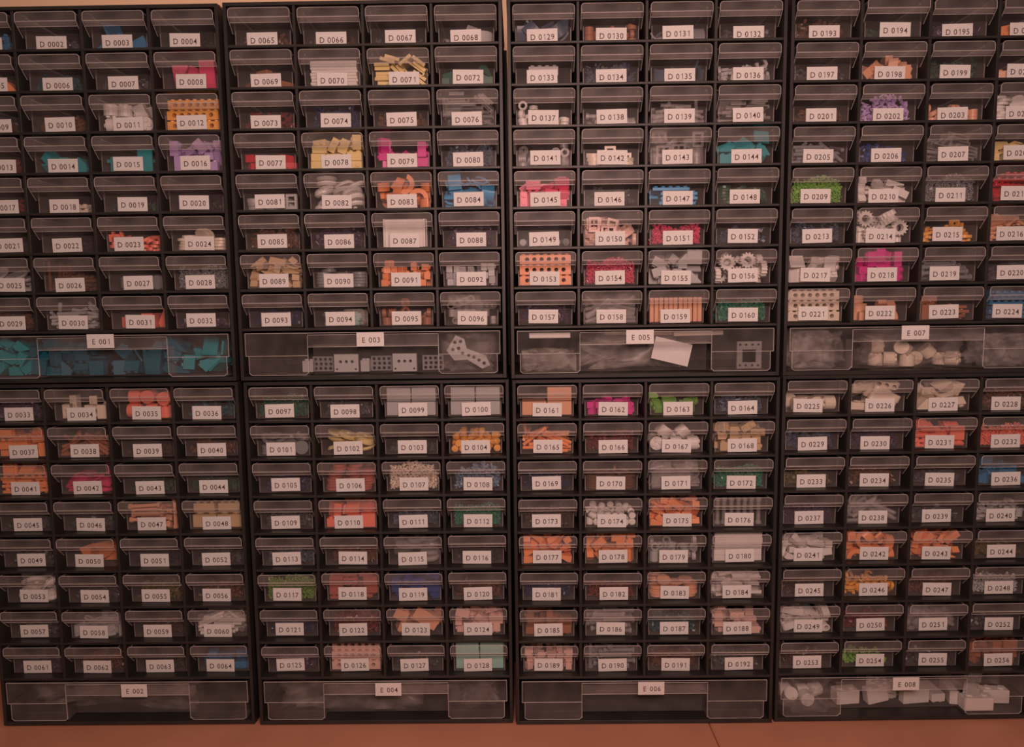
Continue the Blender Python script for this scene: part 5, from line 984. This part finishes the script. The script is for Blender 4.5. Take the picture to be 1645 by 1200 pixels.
1001: [-553,93,80,50,50,50,50,-416,129,57,0,0,0,-100,-126,67,84,44,-50,56,50,-119,294,29,22,52,-76,-32,0,106,57,98,0,0,20,153,96,80,59,-59,39,-39,340,86,31,37,93,0,-1,529,57,80,50,-50,-50,-50,-440,81,161,14,69,70,14,-236,80,84,23,-67,67,-23,-258,247,131,15,-86,-2,-48,-104,148,195,20,67,67,24,-217,330,160,10,-45,-62,-63,59,100,189,10,72,-19,66,185,106,188,10,-6,-99,10,199,245,121,20,-48,78,34,359,53,199,1,0,-97,23,522,144,162,0,-5,100,9,-521,106,251,69,-14,-14,69,-330,81,188,62,35,-35,-61,-162,100,256,45,62,44,47,-336,269,277,17,70,-65,-25,19,86,305,37,92,-4,10,202,139,267,31,72,61,11,377,153,297,78,-9,5,62,506,76,329,65,-66,33,18,-522,106,314,39,90,1,-21,-333,97,305,25,72,-62,-20,-16,151,354,12,1,99,1,48,308,314,5,-8,91,40],
1081: [-180,102,90,1,-8,-93,-37,-191,271,79,7,70,7,70,-7,71,79,54,-55,44,45,4,221,79,6,70,8,70,162,250,79,61,-5,-70,35],
}
LOOSE = {}
for key, vals in REST.items():
    LOOSE[key] = [(Vector(vals[i:i + 3]) * 1e-4, Quaternion(vals[i + 3:i + 7]).normalized()) for i in range(0, len(vals), 7)]
MESHCOL = {}


def coloured(code, col):
    if (code, col) not in MESHCOL:
        me = shape(code).copy()
        me.materials.clear()
        me.materials.append(M_PIECE[col])
        me.polygons.foreach_set('material_index', [0] * len(me.polygons))
        MESHCOL[code, col] = me
    return MESHCOL[code, col]


def whereabouts(x, y, z, wide=False):
    """which part of the drawer a piece lies in, told by the paper label on its front (mm from the floor centre)"""
    up = 'low' if z < 8 else ('halfway up' if z < 16 else ('high' if z < 24 else 'topmost'))
    near = 'in front' if y < 8 else ('just inside' if y < 17 else ('further in' if y < 25 else 'deep in'))
    if wide:
        side = 'below the label' if abs(x) < 25 else ('before the label' if x < 0 else 'past the label')
    else:
        side = ('above the label' if z > 17 else 'behind the label') if abs(x) < 9 else ('over its D' if z > 17 else 'behind its D') if -17 < x < 0 else ('over its digits' if z > 17 else 'behind its digits') if 0 < x < 17 else ('before its label' if x < 0 else 'past its label')
    return '%s %s, %s,' % (up, near, side)


def put_piece(code, col, cabi, local, quat, where, group):
    name, words_, _ = SHAPES[code]
    o = bpy.data.objects.new(name, coloured(code, col))
    COL.objects.link(o)
    M = CAB[cabi] @ Matrix.Translation(local) @ quat.to_matrix().to_4x4()
    o.location = M.to_translation()
    o.rotation_mode = 'QUATERNION'
    o.rotation_quaternion = M.to_quaternion()
    tag(o, '%s %s %s' % (COLS[col][0], words_, where), 'toy piece', group)
    o['kind'] = 'thing'
    return o


def heap_mesh(rnd, fill, grain, w=.0555, d=.040):
    """uncountable heap: many tiny chips tumbled over one another, as one mesh"""
    b = MB()
    top = fill / 10 * .036
    s = (3.3 if grain else 5.4) * MM
    count = int(w * d / (s * s) * 1.5 * max(1.0, top / s * .75))
    cover = {}
    for k in range(count):
        sc = rnd.uniform(.7, 1.25)
        a = s * .52 * sc
        x = rnd.uniform(-w / 2 + a * 1.25, w / 2 - a * 1.25)
        y = a * 1.25 + (d - a * 2.5) * rnd.random() ** (1.5 if k % 2 else 2.6)
        cx_, cy_ = int(x / s + 50), int(y / s)
        z = cover.get((cx_, cy_), 0.0) + a * 1.2
        if z > top * (1.0 + .12 * math.sin(x * 160 + fill)) + a:
            continue
        cover[cx_, cy_] = z - a * .35
        Q = Quaternion((rnd.gauss(0, 1), rnd.gauss(0, 1), rnd.gauss(0, 1), rnd.gauss(0, 1))).normalized()
        M = Matrix.Translation((x, y, z)) @ Q.to_matrix().to_4x4()
        t_ = rnd.random()
        if t_ < .4:
            b.box(-a * .8, a * .8, -a * .55, a * .55, -a * .35, a * .35, M=M)
        elif t_ < .75:
            b.cyl(0, 0, -a * .45, a * .45, a * .6, 7, M=M)
        else:
            b.cyl(0, 0, -a * .95, a * .95, a * .32, 5, M=M)
    return b


def col_name(c):
    return COLS[c][0]


for n, (kind, col, fill) in SPEC.items():
    ci = cab_of(n)
    r, c = rc_of(n)
    fx, fy, fz = cell(r, c)
    fy += PULL[n]
    where = 'drawer D%04d' % n
    if kind[0] == '=':
        for code, x, y, z, q in stack_layout(kind, n):
            put_piece(code, col, ci, (fx + x * MM, fy + y * MM, fz + (z + 1.6) * MM), q, whereabouts(x, y - 14, z) + ' in ' + where, 'pieces stacked in ' + where)
    elif kind in 'xz':
        rnd = random.Random(n)
        b = heap_mesh(rnd, fill, kind == 'z')
        o = link('small_toy_parts', b.mesh('small_toy_parts', [M_PIECE[col]]))
        o.matrix_world = CAB[ci] @ Matrix.Translation((fx, fy + REC + .0013, fz + .0016))
        tag(o, 'heap of tiny %s toy parts in %s' % (col_name(col), where), 'toy parts', None, 'stuff')
    else:
        for t_, q in LOOSE.get(n, []):
            put_piece(kind, col, ci, (fx + t_.x, fy + REC + .0014 + t_.y, fz + .0017 + t_.z), q, whereabouts(t_.x * 1000, t_.y * 1000, t_.z * 1000) + ' in ' + where, 'pieces in ' + where)

# ---------------------------------------------------------------- bags, paper and the contents of the wide drawers
def bag_mesh(sx, sy, sz, seed, mat, crumple=.16, n=3):
    bm = bmesh.new()
    bmesh.ops.create_icosphere(bm, subdivisions=n + 1, radius=1.0)
    off = Vector((seed * 3.1, seed * 1.7, seed))
    for v in bm.verts:
        p_ = v.co.copy()
        sq = Vector([math.copysign(abs(t) ** .6, t) for t in p_])
        k = 1 + crumple * (noise.noise(p_ * 2.3 + off) * 1.2 + abs(noise.noise(p_ * 5.0 + off)) * 1.2 - .5)
        v.co = Vector((sq.x * sx * k, sq.y * sy * k, sq.z * sz * k)) * .5
    for v in bm.verts:
        q = v.co
        v.co = Vector((max(-sx / 2, min(sx / 2, q.x * 1.12)), max(0, min(sy, q.y * 1.12 + sy / 2)), max(0, min(sz, q.z * 1.12 + sz / 2))))
    me = bpy.data.meshes.new('plastic_bag')
    bm.to_mesh(me)
    bm.free()
    me.materials.append(mat)
    me.polygons.foreach_set('use_smooth', [True] * len(me.polygons))
    return me


def bag(ci, x, y, z, size, seed, label, mat=None, crumple=.16, rot=0.0, cat='bag'):
    o = link('plastic_bag', bag_mesh(*size, seed, mat or M_BAG, crumple))
    o.matrix_world = CAB[ci] @ Matrix.Translation((x, y, z)) @ Matrix.Rotation(rot, 4, 'Y')
    tag(o, label, cat)
    return o


def in_drawer(n, y=.0):
    r, c = rc_of(n)
    fx, fy, fz = cell(r, c)
    return cab_of(n), fx, fy + PULL[n] + REC + .0015 + y, fz + .0018


for n, w, d, h, mat, txt in ((60, .056, .040, .0345, M_BAG, 'crumpled clear bag around the white bars in drawer D0060'),
                             (58, .054, .036, .031, M_BAG2, 'limp clear bag of light grey pieces in drawer D0058'),
                             (158, .056, .036, .032, M_BAG2, 'shiny clear bag of thin bars in drawer D0158'),
                             (171, .050, .036, .035, M_BAG, 'cloudy clear bag standing in drawer D0171'),
                             (184, .056, .038, .0345, M_BAG, 'crinkled bag over white panels in drawer D0184'),
                             (251, .054, .036, .026, M_BAG2, 'clear bag of hooked pieces in drawer D0251'),
                             (94, .024, .020, .018, M_BAG, 'little clear bag at the right of drawer D0094')):
    ci, x, y, z = in_drawer(n)
    bag(ci, x + (.014 if n == 94 else 0), y, z, (w, d, h), n, txt, mat, .5 if n in (60, 158, 184) else .3)

EZ = -0.2198


def wide_pile(key, code, col, ci, x0, name, y0=.0195):
    for t_, q in LOOSE.get(key, []):
        put_piece(code, col if isinstance(col, str) else col(x0 + t_.x), ci, (x0 + t_.x, y0 + t_.y, EZ + .0002 + t_.z), q, whereabouts((x0 + t_.x) * 1000, t_.y * 1000, t_.z * 1000, True) + ' in drawer ' + name, 'pieces in wide drawer ' + name)


wide_pile(1001, 's', lambda x: 'T' if x < -.09 else 'h', 0, -.072, 'E001')
wide_pile(1011, 'S', lambda x: 'h' if x < .072 else 'T', 0, .060, 'E001')
wide_pile(1007, 'T', 'C', 6, .015, 'E007')
wide_pile(1008, 'B', 'W', 7, .050, 'E008')
wide_pile(1081, 'T', 'W', 7, -.100, 'E008')
bag(0, .0535, .0705, EZ, (.052, .03, .040), 21, 'small clear bag behind the blue pieces in wide drawer E001', M_BAG2, .4)

bag(1, -.028, .021, EZ + .0, (.200, .05, .043), 31, 'long crumpled clear bag filling the middle of wide drawer E002', M_BAG2, .5)
bag(3, -.045, .021, EZ, (.170, .05, .042), 33, 'crumpled clear bag at the left of wide drawer E004', M_BAG2, .5)
bag(3, .100, .021, EZ, (.060, .05, .038), 34, 'creased clear bag at the right of wide drawer E004', M_BAG2, .5)

# E003: grey panels with holes, honeycomb plates, a bag with an angled plate
M_GREYP = M_PIECE['L']
for i, x in enumerate((-.048, .018)):
    b = MB()
    me = from_loops([[(0, 0), (27, 0), (27, 20), (0, 20)], circ(7, 11.5, 1.8, 10), circ(13.5, 11.5, 1.8, 10), circ(20, 11.5, 1.8, 10), circ(3, 3, 1.2, 8), circ(24, 3, 1.2, 8)], 7)
    b.merge(me, Matrix.Rotation(math.pi / 2, 4, 'X'))
    o = link('wall_panel_piece', b.mesh('wall_panel_piece', [M_GREYP]))
    o.matrix_world = CAB[2] @ Matrix.Translation((x, .0285, EZ + .0003)) @ Matrix.Rotation(math.radians((1, -1)[i]), 4, 'Z')
    tag(o, 'grey panel with three round holes, %s in wide drawer E003' % ('left of centre' if i == 0 else 'right of centre'), 'toy piece')
for i, (x, z) in enumerate(((-.0750, .004), (-.0085, .003), (.0500, .006))):
    b = MB()
    loops = [[(0, 0), (24, 0), (24, 17), (0, 17)]]
    for a in range(4):
        for c_ in range(3):
            loops.append(circ(3.5 + a * 5.6 + (c_ % 2) * .6, 3.2 + c_ * 5.2, 1.9, 8))
    me = from_loops(loops, 3)
    b.merge(me, Matrix.Rotation(math.pi / 2, 4, 'X'))
    o = link('honeycomb_plate', b.mesh('honeycomb_plate', [M_PIECE['G']]))
    o.matrix_world = CAB[2] @ Matrix.Translation((x, .0235 + .012, EZ + .0003)) @ Matrix.Rotation(math.radians(2 * i - 2), 4, 'Z')
    tag(o, 'grey openwork plate with rings, %s in wide drawer E003' % ('at the left', 'in the middle', 'toward the right')[i], 'toy piece')
for i, (x, w) in enumerate(((-.084, 12), (-.0185, 10))):
    b = MB()
    b.box(0, w * MM, 0, .012, 0, .013)
    me = b.mesh('x', bevel=.0005)
    b = MB()
    b.merge(me)
    for k in range(2):
        b.cyl((w * .28 + k * w * .44) * MM, .006, .013, .0147, .0022, 8)
    o = link('toy_brick_pale', b.mesh('pale_brick', [M_PIECE['L']]))
    o.name = 'grey_toy_brick'
    o.matrix_world = CAB[2] @ Matrix.Translation((x, .0215, EZ + .0003))
    tag(o, 'light grey two-stud brick, %s in wide drawer E003' % ('next to the left section' if i == 0 else 'in the middle'), 'toy piece')
b = MB()
out_ = [(0, 12), (8, 30), (18, 27), (22, 17), (44, 12), (50, 2), (42, -3), (24, 5), (10, 2)]
loops = [out_]
for hx, hy in ((8, 22), (14, 24), (7, 14), (13, 16), (18, 11), (25, 10), (31, 8.5), (37, 6), (43, 3.5)):
    loops.append(circ(hx, hy, 2.0, 10))
me = from_loops(loops, 2.4)
b.merge(me, Matrix.Rotation(math.pi / 2, 4, 'X'))
o = link('angled_plate', b.mesh('angled_plate', [M_PIECE['L']]))
o.matrix_world = CAB[2] @ Matrix.Translation((.078, .014, EZ + .012)) @ Matrix.Rotation(math.radians(8), 4, 'Y')
tag(o, 'bent grey plate with open rings in a clear bag at the right of E003', 'toy piece')
bag(2, .104, .0055, EZ, (.060, .030, .042), 36, 'clear bag with an angled grey plate at the right of wide drawer E003', M_BAG2, .35)

# E005
bag(4, -.1045, .004, EZ, (.060, .045, .024), 41, 'clear bag of blue grey parts at the left of wide drawer E005', M_BAG, .5)
bag(4, -.012, .024, EZ, (.112, .045, .036), 42, 'crinkled clear bag in the middle of wide drawer E005', M_BAG, .6)
b = MB()
b.box(-.021, .021, 0, .0004, -.0125, .0125)
o = link('paper_slip', b.mesh('paper_slip', [M_CARD]))
o.matrix_world = CAB[4] @ Matrix.Translation((.033, .0206, EZ + .020)) @ Matrix.Rotation(math.radians(14), 4, 'Y') @ Matrix.Rotation(math.radians(-6), 4, 'X')
tag(o, 'tilted white slip of paper in the middle of wide drawer E005', 'paper')
for i, (x, w, y, z, a, cc) in enumerate(((-.103, .046, .02, .0395, 0, 'W'), (.000, .078, .045, .0405, 1, 'Z'), (.066, .056, .035, .0395, -1, 'C'))):
    b = MB()
    b.box(-w / 2, w / 2, 0, .010, -.003, .003)
    o = link('flat_toy_strip', b.mesh('flat_toy_strip', [M_PIECE[cc]], bevel=.0006))
    o.matrix_world = CAB[4] @ Matrix.Translation((x, y, EZ + z)) @ Matrix.Rotation(math.radians(a), 4, 'Y')
    tag(o, '%s flat strip lying across the top %s of wide drawer E005' % (COLS[cc][0], ('left', 'middle', 'right')[i]), 'toy piece')
b = MB()
me = from_loops([[(0, 0), (27, 0), (27, 30), (0, 30)], [(6, 7), (21, 7), (21, 21), (6, 21)]] + [circ(x, y, 1.4, 8) for x in (3.5, 10, 17, 23.5) for y in (3.5, 26.3)], 3)
b.merge(me, Matrix.Rotation(math.pi / 2, 4, 'X'))
o = link('square_frame_plate', b.mesh('square_frame_plate', [M_PIECE['X']]))
o.matrix_world = CAB[4] @ Matrix.Translation((.1025, .012, EZ + .001))
tag(o, 'clear square frame plate at the right of wide drawer E005', 'toy piece')

# E007
bag(6, -.105, .004, EZ, (.058, .05, .042), 51, 'cloudy bag at the left of wide drawer E007', M_BAG, .3)
bag(6, .008, .0195, EZ, (.112, .032, .036), 52, 'long clear bag of cream cylinders in wide drawer E007', M_BAG2, .5)
bag(6, .1035, .0045, EZ + .0004, (.056, .05, .036), 53, 'clear bag at the right of wide drawer E007', M_BAG, .4)
# E008
bag(7, -.1045, .003, EZ, (.060, .060, .041), 61, 'clear bag of white cylinders at the left of wide drawer E008', M_BAG2, .5)
bag(7, .095, .030, EZ + .018, (.070, .035, .024), 62, 'crumpled clear bag over the blocks at the right of wide drawer E008', M_BAG2, .6)
for i, (x, y, z, w, l, h, rz, ry) in enumerate(((-.052, .022, .0005, .028, .016, .016, 6, 0), (.0905, .0045, .0006, .034, .013, .016, 0, 0), (.120, .0200, .0006, .030, .013, .016, -4, 0), (-.016, .022, .002, .026, .012, .018, 8, -8))):
    b = MB()
    b.box(-w / 2, w / 2, 0, l, 0, h)
    me = b.mesh('x', bevel=.0008)
    b = MB()
    b.merge(me)
    for k in (-1, 1):
        b.cyl(k * w / 4, l / 2, h, h + .002, .0035, 10)
    o = link('pale_toy_block', b.mesh('pale_toy_block', [M_PIECE['W']]))
    o.matrix_world = CAB[7] @ Matrix.Translation((x, y, EZ + z)) @ Matrix.Rotation(math.radians(rz), 4, 'Z') @ Matrix.Rotation(math.radians(ry), 4, 'Y')
    tag(o, 'pale two-stud block, %s in wide drawer E008' % ('left of the middle', 'against the front of the right section', 'in the right corner', 'under the label')[i], 'toy piece')

# ---------------------------------------------------------------- tell apart the look-alikes that still share a label, by height
RANK = {2: ('lower', 'upper'), 3: ('lowest', 'middle', 'uppermost')}
ORD = ('first', 'second', 'third', 'fourth', 'fifth', 'sixth', 'seventh', 'eighth', 'ninth', 'tenth')
same = {}
for o in COL.objects:
    if o.parent is None and o.get('category') == 'toy piece':
        same.setdefault(o['label'], []).append(o)
for lab_, obs in same.items():
    if len(obs) < 2:
        continue
    obs.sort(key=lambda o: o.location.z)
    for k, o in enumerate(obs):
        word = RANK[len(obs)][k] if len(obs) in RANK else ORD[min(k, 9)] + ' from below'
        new = '%s %s' % (word, lab_)
        if len(new.split()) > 16:
            new = new.replace(' toy ', ' ')
        if len(new.split()) > 16:
            new = new.replace(' just inside,', ' inside,').replace('further in', 'further').replace(' its ', ' ').replace('toy piece', 'piece')
        o['label'] = new
